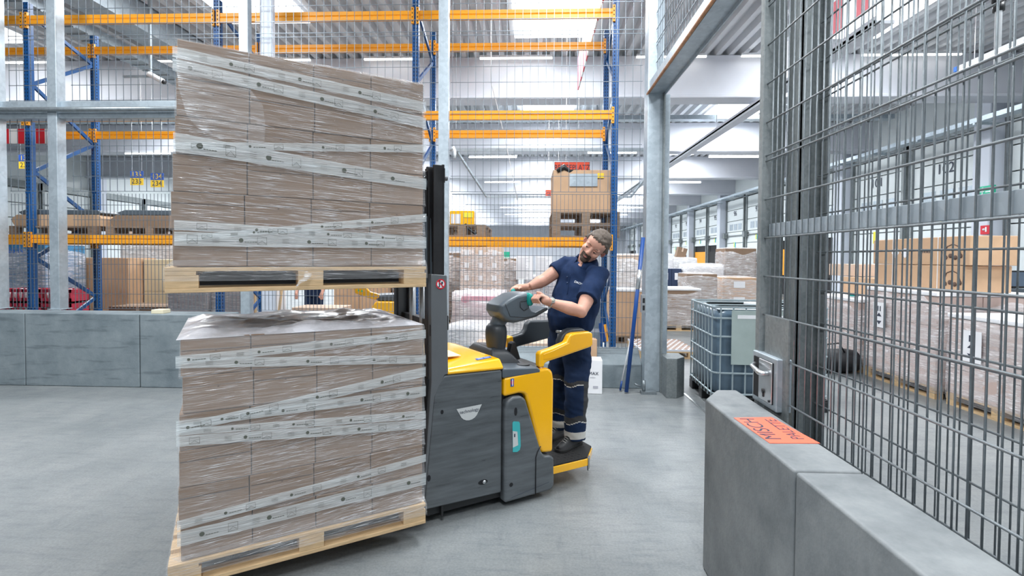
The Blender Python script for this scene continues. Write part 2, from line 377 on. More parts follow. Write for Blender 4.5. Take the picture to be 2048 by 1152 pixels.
props(MB().box(-4.75, -4.60, 6.12, 6.26, .915, .965).build('wood_block', mat('cream_wood', (.75, .68, .50), .6), bevel=.005), 'small cream wooden block lying on the left concrete kerb wall', 'wood block')
# bevelled steel guard at the foot of the portal post
props(MB().prism([(1.60, 5.98), (1.72, 5.98), (1.84, 6.1), (1.84, 6.35), (1.60, 6.35)], 0, .47, 'z').build('corner_guard', M['galv_dark'], bevel=.006), 'dark steel guard block at the foot of the gate portal post', 'corner guard')

# ------------------------------------------------------------ back fence
def panel_x(x0, x1, y, z0, z1, dx, dz, r, name='wire_panel', parent=None, doubles=()):
    m_ = MB(); nx = int((x1-x0)/dx); x = x0
    off = ((x1-x0)-nx*dx)/2
    for i in range(nx+1): m_.bar((x0+off+i*dx, y, z0), (x0+off+i*dx, y, z1), r*1.0, 4)
    z = z0; j = 0
    while z <= z1+1e-3:
        m_.bar((x0, y-.006, z), (x1, y-.006, z), r*1.15, 4)
        if j in doubles: m_.bar((x0, y-.006, z+.05), (x1, y-.006, z+.05), r*1.15, 4)
        z += dz; j += 1
    return m_.build(name, M['wire'], parent, fix=False)
fence = empty('mesh_fence', (0, 0, 0), 'tall galvanised wire mesh fence across the back, in front of the blue racks', 'mesh fence')
posts = [(-7.24, -7.08, 6.45, 6.58, .915), (-6.365, -6.235, 6.43, 6.565, .915), (-3.79, -3.67, 6.43, 6.53, 0), (-1.20, -1.07, 6.43, 6.53, .0)]
for x0, x1, y0, y1, z0 in posts:
    MB().box(x0, x1, y0, y1, z0, 6.2).box(x0-.02, x1+.02, y0-.02, y1+.04, z0, z0+.012).build('post', M['galv'], fence, bevel=.012)
spans = [(-9.6, -7.24, .93), (-6.97, -6.365, .93), (-6.11, -3.79, .93), (-3.62, -1.20, .93), (-1.055, 1.39, .49)]
for x0, x1, z0 in spans:
    panel_x(x0, x1, 6.52, z0, 2.46, .05, .197, .0036, 'lower_wire_panel', fence)
    panel_x(x0, x1, 6.52, 2.49, 6.15, .1, .2, .004, 'upper_wire_panel', fence, doubles=(10,))
MB().box(-9.6, -3.79, 6.50, 6.62, 3.58, 3.68).box(-9.6, -3.79, 6.46, 6.62, 3.44, 3.58).build('rail', M['galv'], fence, bevel=.01)
MB().bar((-9.6, 6.40, 3.54), (-3.79, 6.40, 3.54), .03, 12).build('pipe', M['wire_near'], fence)
hook = MB().tube([(-1.05, 6.5, 3.02), (-1.0, 6.42, 3.04), (-.98, 6.4, 2.99), (-.98, 6.4, 2.90)], .018, 8)
hook.build('hook', M['white'], fence)
props(MB().box(-3.60, -3.42, 6.58, 6.66, 0, CZ).build('hall_column', M['column'], bevel=.02), 'white painted hall column just behind the second fence post from the truck', 'column')

# portal: post, beam running over the opening towards the camera, mesh above it
portal = empty('gate_portal', (1.5, 6.3, 0), 'galvanised gate portal, tall post with a beam running towards the camera', 'gate portal')
portal.location = (0, 0, 0)
MB().box(1.40, 1.59, 6.26, 6.46, 0, 6.2).box(1.60, 1.685, 6.30, 6.46, 0, 3.66).build('post', M['galv'], portal, bevel=.01)
MB().box(1.585, 1.60, 6.2, 6.30, 0, 3.66).build('guide_channel', M['galv_dark'], portal)
MB().box(1.42, 1.60, -.6, 6.26, 3.655, 3.665).box(1.42, 1.43, -.6, 6.26, 3.665, 3.80).box(1.59, 1.60, -.6, 6.26, 3.62, 3.80).build('beam', M['galv'], portal)
MB().tube([(1.405, -.6, 3.675), (1.405, 3, 3.672), (1.405, 6.3, 3.66)], .016, 10).build('rusty_pipe', M['rust'], portal)
m_ = MB(); y = -.5
while y < 6.25: m_.bar((1.50, y, 3.8), (1.50, y, 6.2), .0035, 4); y += .1
z = 3.82
while z < 6.2: m_.bar((1.494, -.6, z), (1.494, 6.25, z), .0045, 4); m_.bar((1.494, -.6, z+.04), (1.494, 6.25, z+.04), .0045, 4) if int(z*5) % 3 == 0 else 0; z += .2
m_.build('upper_wire_panel', M['wire'], portal, fix=False)
lk = MB().box(1.35, 1.40, 6.235, 6.30, .98, 1.20)
lk.build('lock_keeper', M['steel'], portal, bevel=.004)
MB().box(1.365, 1.39, 6.230, 6.236, 1.01, 1.07).box(1.365, 1.39, 6.230, 6.236, 1.10, 1.16).build('keeper_slot', M['hole'], portal)
MB().box(1.34, 1.52, 6.12, 6.22, .0, .03).bar((1.38, 6.18, .03), (1.38, 6.18, .16), .02, 8).bar((1.34, 6.2, .08), (1.27, 6.2, .11), .012, 8).build('floor_stop', M['wire_near'], portal)

# sliding gate and fixed fence on the right
gate = empty('sliding_gate', (0, 0, 0), 'open sliding mesh gate with flat rail and lock box, close on the right', 'gate')
GX = 1.225
MB().box(1.20, 1.258, 2.70, 2.745, .10, 3.9).box(1.20, 1.258, -.5, -.44, .1, 3.9).box(1.20, 1.258, 1.235, 1.262, .1, 3.9).build('frame_post', M['galv_dark'], gate, bevel=.004)
m_ = MB(); y = 2.655
while y > -.45: m_.bar((GX+.006, y, .12), (GX+.006, y, 3.9), .0031, 8); y -= .05
m_.build('vertical_wires', M['wire_near'], gate, fix=False)
m_ = MB()
for i in range(-5, 13):
    z = 1.36+.2*i
    m_.bar((GX-.004, -.45, z), (GX-.004, 2.70, z), .0045, 8)
    if i in (4, -1+9): m_.bar((GX-.004, -.45, z+.028), (GX-.004, 2.70, z+.028), .0045, 8)
m_.build('horizontal_wires', M['wire_near'], gate, fix=False)
MB().box(GX+.012, GX+.03, -.45, 2.69, 1.768, 1.832).build('rail', M['galv'], gate, bevel=.002)
MB().box(GX-.012, GX-.004, 2.42, 2.66, .14, 1.36).build('guard_sheet', M['galv_dark'], gate)
lb = MB().box(1.185, 1.258, 2.47, 2.735, .905, 1.165).build('lock_box', M['galv'], gate, bevel=.006)
MB().box(1.178, 1.186, 2.50, 2.705, .935, 1.14).build('recess', M['hole'], lb)
MB().box(1.174, 1.182, 2.50, 2.64, .935, 1.14).build('handle_plate', M['steel'], lb, bevel=.004)
MB().tube([(1.175, 2.53, 1.085), (1.145, 2.535, 1.082), (1.140, 2.56, 1.083), (1.140, 2.64, 1.10), (1.165, 2.66, 1.108)], [.012, .013, .013, .010, .008], 10).build('lever_handle', M['steel'], lb)
MB().bar((1.174, 2.58, .985), (1.168, 2.58, .985), .012, 12).box(1.17, 1.176, 2.574, 2.586, .955, .985).bar((1.174, 2.515, .95), (1.168, 2.515, .95), .006, 8).build('key_cylinder', M['black'], lb)

fx = empty('fixed_fence', (0, 0, 0), 'fixed mesh fence with heavy posts standing just behind the sliding gate', 'mesh fence')
FX = 1.52
MB().box(1.44, 1.56, 2.80, 2.815, 0, 6.2).box(1.44, 1.56, 2.915, 2.93, 0, 6.2).box(1.495, 1.505, 2.80, 2.93, 0, 6.2).box(1.44, 1.455, 2.80, 2.93, 0, 6.2).build('post', M['galv_dark'], fx, bevel=.003)
MB().box(1.355, 1.43, 2.93, 3.0, 0, 6.2).build('post', M['galv_dark'], fx, bevel=.006)
MB().box(1.555, 1.57, 2.74, 2.80, 0, 6.2).box(1.53, 1.60, 1.30, 1.36, 0, 6.2).build('post', M['galv_dark'], fx, bevel=.003)
m_ = MB(); y = 2.76
while y > -.5: m_.bar((FX+.02, y, .05), (FX+.02, y, 4.6), .0031, 8); y -= .05
for i in range(-7, 15):
    z = 1.485+.203*i
    m_.bar((FX+.012, -.5, z), (FX+.012, 2.78, z), .0045, 8)
    if i in (5, 9, -1): m_.bar((FX+.012, -.5, z+.03), (FX+.012, 2.78, z+.03), .0045, 8)
m_.build('wire_panel', M['wire_near'], fx, fix=False)
props(MB().box(1.86, 1.885, -1, 6.2, 0.0, .006).box(2.0, 2.012, -1, 6.2, 0, .006).build('trim_20', M['steel']), kind=S)

# orange floor sign taped on the kerb
sg = props(MB().prism([(.96, 2.045), (1.162, 2.055), (1.125, 2.385), (.943, 2.365)], .9105, .9125, 'z').build('floor_sign', mat('salmon_sign', (.95, .16, .09), .5)), 'orange-red sign reading MISCH PALETTE stuck on top of the near kerb', 'sign')
sg.data.transform(Matrix.Identity(4))
text('MISCH', .094, M['dark_text'], sg, (1.000, 2.222, .9127), (0, 0, R(90)), 'lettering', .0004, 1.0)
text('PALETTE', .070, M['dark_text'], sg, (1.102, 2.222, .9127), (0, 0, R(90)), 'lettering', .0004, .95)

# ------------------------------------------------------------ pallet rack
rack = empty('pallet_rack', (0, 0, 0), 'blue and orange pallet rack of four bays behind the back fence', 'pallet rack')
UX = [-9.95, -7.24, -4.45, -1.63, 1.13]; YF, YB = 7.05, 8.12
def upright(x, y, side):
    m_ = MB().box(x-.042, x+.042, y-.04, y+.04, 0, 5.24).box(x-.07, x+.07, y-.06, y+.06, 0, .01)
    z = .1
    while z < 5.2:
        m_.box(x-.024, x-.014, y-.042, y-.039, z, z+.022, 1).box(x+.014, x+.024, y-.042, y-.039, z, z+.022, 1)
        m_.box(x+.0415, x+.0435, y-.02, y-.005, z, z+.025, 1).box(x-.0435, x-.0415, y-.02, y-.005, z, z+.025, 1)
        z += .05
    return m_.build('upright', [M['blue'], M['hole']], rack, fix=False)
for i, x in enumerate(UX):
    upright(x, YF, 0); upright(x+.03, YB, 1)
    zz = [.35, .95, 1.6, 2.2, 2.85, 3.45, 4.1, 4.75, 5.1]
    for q in range(len(zz)-1):
        a, bq = (YF+.03, YB-.03) if q % 2 == 0 else (YB-.03, YF+.03)
        xa = x+.01 if q % 2 == 0 else x+.03; xb = x+.03 if q % 2 == 0 else x+.01
        MB().beam((xa, a, zz[q]), (xb, bq, zz[q+1]), .03, .05).build('brace', M['blue'], rack)
for i in range(4):
    for z in (1.87, 3.61, 4.985):
        for y, back in ((YF-.02, 0), (YB-.02, 1)):
            a, c = UX[i]+.048+(.03 if back else 0), UX[i+1]-.048+(.03 if back else 0)
            o = MB().prism([(y-.03, z-.06), (y-.03, z-.012), (y-.018, z), (y-.03, z+.012), (y-.03, z+.06), (y+.02, z+.06), (y+.02, z-.06)], a, c, 'x').build('beam', M['orange'], rack)
            for sd, xx in ((-1, a), (1, c)):
                cm = MB().box(xx-.03 if sd < 0 else xx-.006, xx+.006 if sd < 0 else xx+.03, y-.05, y-.02, z-.12, z+.10)
                for q in range(4): cm.box(xx+sd*.012-.006, xx+sd*.012+.006, y-.052, y-.049, z-.10+q*.055, z-.08+q*.055, 1)
                cm.build('beam_connector', [M['orange'], M['hole']], o)

# striped and numbered signs
def stripes(name, x0, x1, y, z0, z1, nst, label, rot=None, loc=None, first=1):
    m_ = MB(); wd = (x1-x0)/nst
    for i in range(nst): m_.box(x0+i*wd, x0+(i+1)*wd, -.01, .01, z0, z1, (i+first) % 2)
    o = m_.build(name, [M['white'], M['red']]); o.location = loc or (0, y, 0)
    if rot: o.rotation_euler = rot
    return props(o, label, 'sign')
stripes('warning_board', -8.53, -7.364, 7.7, 3.39, 3.62, 8, 'red and white striped warning board behind the first rack upright on the left', first=0)
PINKR = mat('overexposed_red', (.62, .10, .13), .5)  # pinkish red: strong light on the boards put into the colour
def yboard(x, y0, y1, z0, z1, n, red, label, top):
    m_ = MB(); wd = (y1-y0)/n
    for i in range(n): m_.box(x-.012, x+.012, y0+i*wd, y0+(i+1)*wd, z0, z1, (i+red) % 2)
    o = props(m_.build('warning_board', [PINKR, M['white']]), label, 'sign')
    MB().bar((x, y0+.3, z1), (x, y0+.3, top), .006, 6).bar((x, y1-.3, z1), (x, y1-.3, top), .006, 6).build('hanger_wires', M['steel'], o)
yboard(.93, 6.7, 10.5, 5.09, 5.73, 15, 0, 'long pinkish red and white striped board seen almost edge-on above the middle fence', 6.44)
yboard(3.786, 5.38, 8.2, 4.48, 4.88, 11, 0, 'red and white striped board hanging high behind the mesh gate on the right', 6.44)
NB = mat('sign_blue', (.03, .10, .42), .5); NY = mat('sign_yellow', (.92, .62, .04), .5)
for x, y, z, a, c, lab in [(-12.45, 12, 3.92, '130', '230', 'blue and yellow number plate 130 over 230 at the far left'), (-9.63, 12, 3.52, '135', '235', 'blue and yellow number plate 135 over 235, half hidden by the second upright'), (-9.12, 12, 3.47, '134', '234', 'blue and yellow number plate 134 over 234, third from the left')]:
    p = props(MB().box(-.16, .16, -.01, .01, 0, .17).build('number_plate', NB), lab, 'sign'); p.location = (x, y, z)
    MB().bar((-.12, .005, 0), (-.12, .005, 6.45-z), .004, 4).bar((.12, .005, 0), (.12, .005, 6.45-z), .004, 4).build('hanger_wires', M['steel'], p)
    MB().box(-.16, .16, -.01, .01, -.17, 0).build('yellow_plate', NY, p)
    text(a, .17, NY, p, (0, -.012, .085), (R(90), 0, 0), 'number'); text(c, .17, M['dark_text'], p, (0, -.012, -.085), (R(90), 0, 0), 'number')
p = props(MB().box(-.34, .34, -.01, .01, -.11, .11).box(-.345, .345, -.005, .015, -.115, .115, 1).build('hanging_sign', [M['orange_sign'], M['dark_text']]), 'orange-red sign reading BERGEPLATZ hanging over the brown box on the rack', 'sign'); p.location = (.78, 10.0, 3.41)
MB().bar((-.12, .005, 0), (-.12, .005, 6.45-3.41), .004, 4).bar((.12, .005, 0), (.12, .005, 6.45-3.41), .004, 4).build('hanger_wires', M['steel'], p)
text('BERGEPLATZ', .155, M['dark_text'], p, (0, -.012, 0), (R(90), 0, 0), 'lettering', sx=.78)
p = props(MB().box(-.19, .19, -.01, .01, -.1, .1).build('hanging_sign', M['orange_sign']), 'smaller orange-red sign beginning GER, left of the brown box on the rack', 'sign'); p.location = (.52, 12.4, 3.20)
MB().bar((-.12, .005, 0), (-.12, .005, 5.42-3.2), .004, 4).bar((.12, .005, 0), (.12, .005, 5.42-3.2), .004, 4).build('hanger_wires', M['steel'], p)
text('GERMANY', .13, M['dark_text'], p, (.02, -.012, 0), (R(90), 0, 0), 'lettering', sx=.6)
p = MB().box(-1.55, 2.6, 9.9, 9.95, 3.72, 3.78).beam((-1.5, 9.9, 3.75), (-.98, 10.9, 2.95), .04, .04).beam((2.6, 9.9, 3.75), (2.1, 10.9, 2.95), .04, .04).box(-.98, 2.1, 10.88, 10.92, 2.93, 2.97)
for xx in (-1.5, 2.55): p.bar((xx, 9.92, 3.75), (xx, 9.92, 6.45), .006, 4)
props(p.build('suspended_bar', M['galv']), 'thin galvanised frame hung in front of the far girders beside the BERGEPLATZ sign', 'frame')
# ------------------------------------------------------------ truck frame of reference
TA = R(32); TO = Vector((-1.64, 2.195, 0)); TR = Matrix.Rotation(TA, 3, 'Z')
def T(u, v, h): return TO + TR @ Vector((u, v, h))
def pallet(h0, label, m_=None, W=1.23, D=1.0, loc=None, rz=TA, s=1., group=None, lift=None):
    m_ = m_ or M['wood']
    p = empty('wooden_pallet', loc or T(0, 0, h0), label, 'pallet', group, rz)
    b1, st, bl, dk = .020, .018, .060, .018
    for v in (0, D/2-.05, D-.1):
        MB().box(0, W, v, v+.1, 0, b1).build('bottom_board', m_, p, bevel=.002)
        for u in (0, W/2-.06, W-.13): MB().box(u, u+.13 if u != W/2-.06 else u+.12, v+.002, v+.1, b1, b1+bl).build('block', m_, p, bevel=.002)
    for u in (0, W/2-.06, W-.13): MB().box(u, u+.12, 0.001, D, b1+bl, b1+bl+st).build('stringer', m_, p)
    for i in range(7): MB().box(0, W, i*(D-.1)/6, i*(D-.1)/6+.1, b1+bl+st, b1+bl+st+dk).build('deck_board', m_, p, bevel=.002)
    return p
def film_mat(name, base, streak, tint=(.92, .93, .95), tilt=0., freq=46, white=.25, rough=.16, thr=.60):
    m = bpy.data.materials.new(name); m.use_nodes = True; N, L = nt(m); b = N['Principled BSDF']; out = N['Material Output']
    b.inputs['Base Color'].default_value = (*tint, 1); b.inputs['Roughness'].default_value = rough; b.inputs['Specular IOR Level'].default_value = .9
    tc = N.new('ShaderNodeTexCoord'); mp = N.new('ShaderNodeMapping'); mp.inputs['Rotation'].default_value = (0, tilt, 0); mp.inputs['Scale'].default_value = (1.6, 1.6, freq)
    L.new(tc.outputs['Object'], mp.inputs[0])
    n = N.new('ShaderNodeTexNoise'); n.inputs['Scale'].default_value = 1.6; n.inputs['Detail'].default_value = 6; n.inputs['Roughness'].default_value = .75; L.new(mp.outputs[0], n.inputs['Vector'])
    mp2 = N.new('ShaderNodeMapping'); mp2.inputs['Rotation'].default_value = (0, tilt*1.6, 0); mp2.inputs['Scale'].default_value = (5, 5, freq*3.4); L.new(tc.outputs['Object'], mp2.inputs[0])
    n2 = N.new('ShaderNodeTexNoise'); n2.inputs['Scale'].default_value = 1.5; n2.inputs['Detail'].default_value = 3; L.new(mp2.outputs[0], n2.inputs['Vector'])
    n3 = N.new('ShaderNodeTexNoise'); n3.inputs['Scale'].default_value = 4; L.new(tc.outputs['Object'], n3.inputs['Vector'])
    def mr(src, a, c, lo, hi):
        r = N.new('ShaderNodeMapRange'); r.inputs[1].default_value = a; r.inputs[2].default_value = c; r.inputs[3].default_value = lo; r.inputs[4].default_value = hi
        L.new(src, r.inputs[0]); return r.outputs[0]
    def mt(op, a, c):
        x = N.new('ShaderNodeMath'); x.operation = op
        for i, q in enumerate((a, c)):
            if isinstance(q, (int, float)): x.inputs[i].default_value = q
            else: L.new(q, x.inputs[i])
        return x.outputs[0]
    wide = mr(n.outputs[0], .42, .75, 0, white); fine = mr(n2.outputs[0], thr, thr+.06, 0, streak); msk = mr(n3.outputs[0], .45, .65, 0, 1)  # fine streaks: thin highlights put into the film's white
    f = mt('ADD', mt('ADD', base, wide), mt('MULTIPLY', fine, msk)); f.node.use_clamp = True
    bp = N.new('ShaderNodeBump'); bp.inputs['Strength'].default_value = .5; bp.inputs['Distance'].default_value = .01
    L.new(n2.outputs[0], bp.inputs['Height']); L.new(bp.outputs[0], b.inputs['Normal'])
    tr = N.new('ShaderNodeBsdfTransparent'); mx = N.new('ShaderNodeMixShader')
    L.new(f, mx.inputs[0]); L.new(tr.outputs[0], mx.inputs[1]); L.new(b.outputs[0], mx.inputs[2]); L.new(mx.outputs[0], out.inputs['Surface'])
    return m
F_UP = film_mat('stretch_film_raised', .07, .7, tilt=R(6), freq=95, white=.22, thr=.57, tint=(.90, .92, .95))
F_LO = film_mat('stretch_film_lowered', .09, .6, tilt=R(-8), freq=95, white=.24, thr=.57, tint=(.90, .92, .95))
F_BAND = film_mat('printed_film_band', .36, .3, tint=(.80, .86, .88), freq=40, white=.35, rough=.3)
F_FLAP = film_mat('crumpled_film', .03, .8, tilt=R(3), freq=30, white=.34, thr=.54)
F_BG = film_mat('stretch_film_goods', .22, .6, tint=(.95, .93, .95), freq=14, white=.5, rough=.25, thr=.55)
F_THICK = film_mat('white_film_goods', .45, .5, tint=(.95, .95, .97), freq=10, white=.5, rough=.3, thr=.5)
PRINT = mat('film_print', (.10, .11, .09), .6)
tape_m = mat('carton_groove', (.10, .065, .045), .8)
ORD = ['top', 'second', 'third', 'fourth', 'fifth', 'bottom']; CO = ['left', 'second', 'third', 'right-hand']
LEFT = {'raised': [.056, .050, .045, .034, .026, .031], 'lowered': [.056, .063, .049, .047, .043, .050]}
def load(h0, nm, rise):
    us = [.048, .340, .634, .925, 1.218]; lh = .171
    for r_ in range(6):
        for c in range(4):
            jit = (random.random()-.5)*.006; sh = (LEFT[nm][r_]-.048)*(1-c*.25)+(.004 if r_ % 2 else -.002)*(c > 0); sh2 = (LEFT[nm][r_]-.048)*(1-(c+1)*.25)+(.004 if r_ % 2 else -.002)*(c < 3)
            u0, u1 = us[c]+sh, us[c+1]+sh2-.0035
            z1 = (5-r_)*lh
            m_ = MB(); w_, d_ = u1-u0, .94
            m_.box(0, w_, 0, d_, 0, lh-.0025)
            mk = MB().box(w_*.48, w_*.48+.007, -.0006, .001, lh*.64, lh*.64+.005).box(0.004, w_-.004, -.0006, .001, lh*.70+random.uniform(-.006, .006), lh*.70+.0012+.006*0)
            o = m_.build('carton', M['card'], bevel=.004)
            mk.build('slot_mark', tape_m, o)
            o.location = T(u0, .016+jit, h0+z1); o.rotation_euler = (0, 0, TA)
            props(o, 'brown carton, %s layer of the %s load, %s column' % (ORD[r_]+(' from the top' if 0 < r_ < 5 else ''), nm, CO[c]), 'carton', 'cartons on the %s pallet' % nm)
    return us, lh
def film(h0, h1, bot, m_, label, top_amp, topm=None, flare=0.):
    f = MB(); rings = []; N_ = 26
    def ring(h, u0, u1, v0, v1, amp=.0015):
        p = []
        for i in range(N_): p.append((u0+(u1-u0)*i/N_, v0))
        for i in range(12): p.append((u1, v0+(v1-v0)*i/12))
        for i in range(N_): p.append((u1-(u1-u0)*i/N_, v1))
        for i in range(12): p.append((u0, v1-(v1-v0)*i/12))
        return [(a+random.uniform(-amp, amp), c+random.uniform(-amp, amp), h) for a, c in p]
    rings.append(ring(bot, -.006, 1.236, -.006, 1.0)); rings.append(ring(h0-.005, -.005, 1.235, -.006, 1.0)); rings.append(ring(h0+.03, .034 if not flare else .015, 1.226, .004, .975))
    LF = LEFT['raised' if h0 > 1 else 'lowered']; lh = .171
    for r_ in range(5, -1, -1):
        zb = h0+(5-r_)*lh; u0 = LF[r_]-.005
        rings.append(ring(zb+.006, u0-.002, 1.225, .004, .968, .001)); rings.append(ring(zb+lh*.5, u0+.002, 1.222, .010, .968, .002)); rings.append(ring(zb+lh-.010, u0+.003, 1.221, .008, .968, .002))
        if r_: rings.append(ring(zb+lh-.002, LF[r_-1]-.010, 1.229, .002, .968, .001))
    rings.append(ring(h1, .040, 1.222, .010, .962, .001))
    f.loft(rings, cap=False)
    o = f.build('stretch_film', m_, fix=False); o.location = TO; o.rotation_euler = (0, 0, TA)
    props(o, label, 'stretch film')
    t = MB(); nx, ny = 46, 34; vs = []
    import mathutils
    for j in range(ny+1):
        for i in range(nx+1):
            u, v = .04+1.182*i/nx, .01+.952*j/ny
            e = min(i/nx, 1-i/nx, j/ny, 1-j/ny)
            nz = mathutils.noise.noise(Vector((u*3+h0, v*6, h0)))+.6*mathutils.noise.noise(Vector((u*9, v*22, 3+h0)))
            vs.append((u, v, h1+.001+min(1, e*12)*top_amp*(.55+.9*nz)))
    t.add(vs, [(j*(nx+1)+i, j*(nx+1)+i+1, (j+1)*(nx+1)+i+1, (j+1)*(nx+1)+i) for j in range(ny) for i in range(nx)], 0, True)
    t.build('top_film', topm or m_, o)
    return o
def band(o, zs, u0=.038, u1=1.227, v=-.001, marks=True):
    z0a, z0b, z1a, z1b = zs; n = 24; vs = []
    for i in range(n+1):
        t = i/n; u = u0+(u1-u0)*t; za = z0a+(z1a-z0a)*t+random.uniform(-.001, .001); zb = z0b+(z1b-z0b)*t+random.uniform(-.001, .001)
        vs += [(u, v+.0015*math.sin(9*t+z0a*7), za), (u, v+.0015*math.sin(9*t+z0a*7), zb)]
    m_ = MB().add(vs, [(2*i, 2*i+2, 2*i+3, 2*i+1) for i in range(n)], 0, True)
    t = random.uniform(.03, .12); k = random.randint(0, 2)
    while marks and t < .93:
        u = u0+(u1-u0)*t; c = (z0a+z0b)/2+((z1a+z1b)/2-(z0a+z0b)/2)*t; hw = (abs(z0a-z0b)*(1-t)+abs(z1a-z1b)*t)*.30
        sl = ((z1a+z1b)-(z0a+z0b))/2/(u1-u0); y = v-.003
        if k % 3 == 0:
            r_ = hw*.55; m_.add([(u+r_*math.cos(a*math.pi/5), y, c+r_*math.sin(a*math.pi/5)) for a in range(10)], [tuple(range(10))], 1)
            for q in range(5): m_.add([(u+.014+q*.011, y, c-hw*.5+sl*(.014+q*.011)), (u+.023+q*.011, y, c-hw*.5+sl*(.023+q*.011)), (u+.023+q*.011, y, c-hw*.5+.003+sl*(.023+q*.011)), (u+.014+q*.011, y, c-hw*.5+.003+sl*(.014+q*.011))], [(0, 1, 2, 3)], 1)
        elif k % 3 == 1:
            for a, bb in (((-.02, -hw), (.02, -hw)), ((-.02, hw), (.02, hw)), ((-.02, -hw), (-.02, hw)), ((.02, -hw), (.02, hw)), ((-.02, -hw), (.0, 0)), ((.02, -hw), (0, 0))):
                m_.bar((u+a[0], y, c+a[1]+sl*a[0]), (u+bb[0], y, c+bb[1]+sl*bb[0]), .0006, 3, 1)
        else:
            for q in range(4): m_.bar((u, y, c-hw*.6+q*hw*.4), (u+.03, y, c-hw*.6+q*hw*.4+sl*.03), .0005, 3, 1)
        t += random.uniform(.06, .11); k += 1
    return m_.build('printed_band', [F_BAND, PRINT], o, fix=False)
# lowered load
pallet(.118, 'new pale wooden pallet under the lowered carton load, near the floor')
load(.237, 'lowered', -1)
fl_ = film(.237, 1.262, .17, F_LO, 'clear stretch film with printed bands around the lowered carton load', .034, film_mat('baggy_top_film', .72, .6, tint=(.74, .74, .79), freq=3, white=.5, rough=.22, thr=.5), 1)
for i, zs in enumerate([(1.19, 1.153, 1.235, 1.186), (1.185, 1.137, 1.089, 1.043), (.877, .835, 1.023, .968), (.896, .862, .914, .855), (.861, .83, .772, .725), (.829, .78, .72, .668), (.439, .395, .522, .479), (.387, .321, .415, .348)]):
    band(fl_, zs, v=-.001-.0012*i)
# raised load
pallet(1.478, 'pale wooden pallet carrying the raised carton load, high on the forks')
load(1.598, 'raised', 1)
fu_ = film(1.598, 2.626, 1.53, F_UP, 'clear stretch film with printed bands around the raised carton load', .012)
for i, zs in enumerate([(2.581, 2.534, 2.519, 2.463), (2.528, 2.472, 2.43, 2.371), (2.199, 2.116, 2.09, 2.028), (2.157, 2.123, 2.281, 2.236), (1.808, 1.763, 1.761, 1.727), (1.756, 1.691, 1.739, 1.696), (1.735, 1.71, 1.892, 1.846)]):
    band(fu_, zs, v=-.001-.0012*i)
fp = [(.05, 2.55), (.30, 2.50), (.40, 2.37), (.41, 2.27), (.405, 2.20), (.37, 2.18), (.30, 2.20), (.22, 2.19), (.13, 2.23), (.09, 2.28), (.06, 2.40)]
import mathutils.noise
m_ = MB(); ctr = Vector((.23, 0, 2.34)); n_ = len(fp); rr = []
for k in range(9):
    t = k/8; ring = []
    for i in range(44):
        a = i/44*n_; i0 = int(a) % n_; q = a-int(a); p0, p1 = fp[i0], fp[(i0+1) % n_]
        u, z = p0[0]*(1-q)+p1[0]*q, p0[1]*(1-q)+p1[1]*q
        u, z = ctr.x+(u-ctr.x)*t, ctr.z+(z-ctr.z)*t
        ring.append((u, -.010-.007*mathutils.noise.noise(Vector((u*24, z*30, 1))), z))
    rr.append(ring)
m_.loft(rr, cap=False); m_.build('loose_film_flap', F_FLAP, fu_, fix=False)
m_ = MB().tube([(.60, -.012, 1.56), (.585, -.03, 1.535), (.56, -.02, 1.52), (.54, -.015, 1.49)], [.02, .012, .008, .002], 7)
m_.build('film_tail', F_FLAP, fu_)

PLEAT_GLINT = film_mat('film_pleat', .55, .4, tint=(.95, .96, 1), freq=20, white=.3, rough=.12)  # pale slivers: shine along the film's folds put into shape and colour
def glint_pleats(o, h0, h1, sl, n, seed):
    rnd = random.Random(seed); m_ = MB()
    spots = [(rnd.uniform(.05, 1.2), rnd.uniform(h0, h1)) for _ in range(n//22)]
    for i in range(n):
        cu, ch = rnd.choice(spots); u = min(1.2, max(.05, rnd.gauss(cu, .09))); h = min(h1, max(h0, rnd.gauss(ch, .05)))
        L_ = min(rnd.uniform(.02, .16), 1.222-u); t = rnd.uniform(.0003, .0011); s2 = sl*rnd.uniform(.2, 1.2)+rnd.gauss(0, .015)
        v = -.0065-.002*rnd.random()
        m_.add([(u, v, h), (u+L_*.5, v-.001, h+L_*.5*s2-t), (u+L_, v, h+L_*s2), (u+L_*.5, v-.001, h+L_*.5*s2+t)], [(0, 1, 2, 3)])
    for i in range(16):     # long pale glints of taut folds running right across
        h = rnd.uniform(h0+.1, h1-.1); s2 = sl*rnd.uniform(.4, 1.6); u0, u1 = rnd.uniform(.05, .4), rnd.uniform(.7, 1.22)
        if not h0 < h+(u1-u0)*s2 < h1: continue
        m_.add([(u0, -.007, h), (u1, -.007, h+(u1-u0)*s2), (u1, -.007, h+(u1-u0)*s2+.0012), (u0, -.007, h+.0008)], [(0, 1, 2, 3)])
    p_ = m_.build('film_pleat_glints', PLEAT_GLINT, o, fix=False); p_['kind'] = 'stuff'
glint_pleats(fl_, .20, 1.24, .10, 900, 3); glint_pleats(fu_, 1.56, 2.61, -.09, 1000, 4)

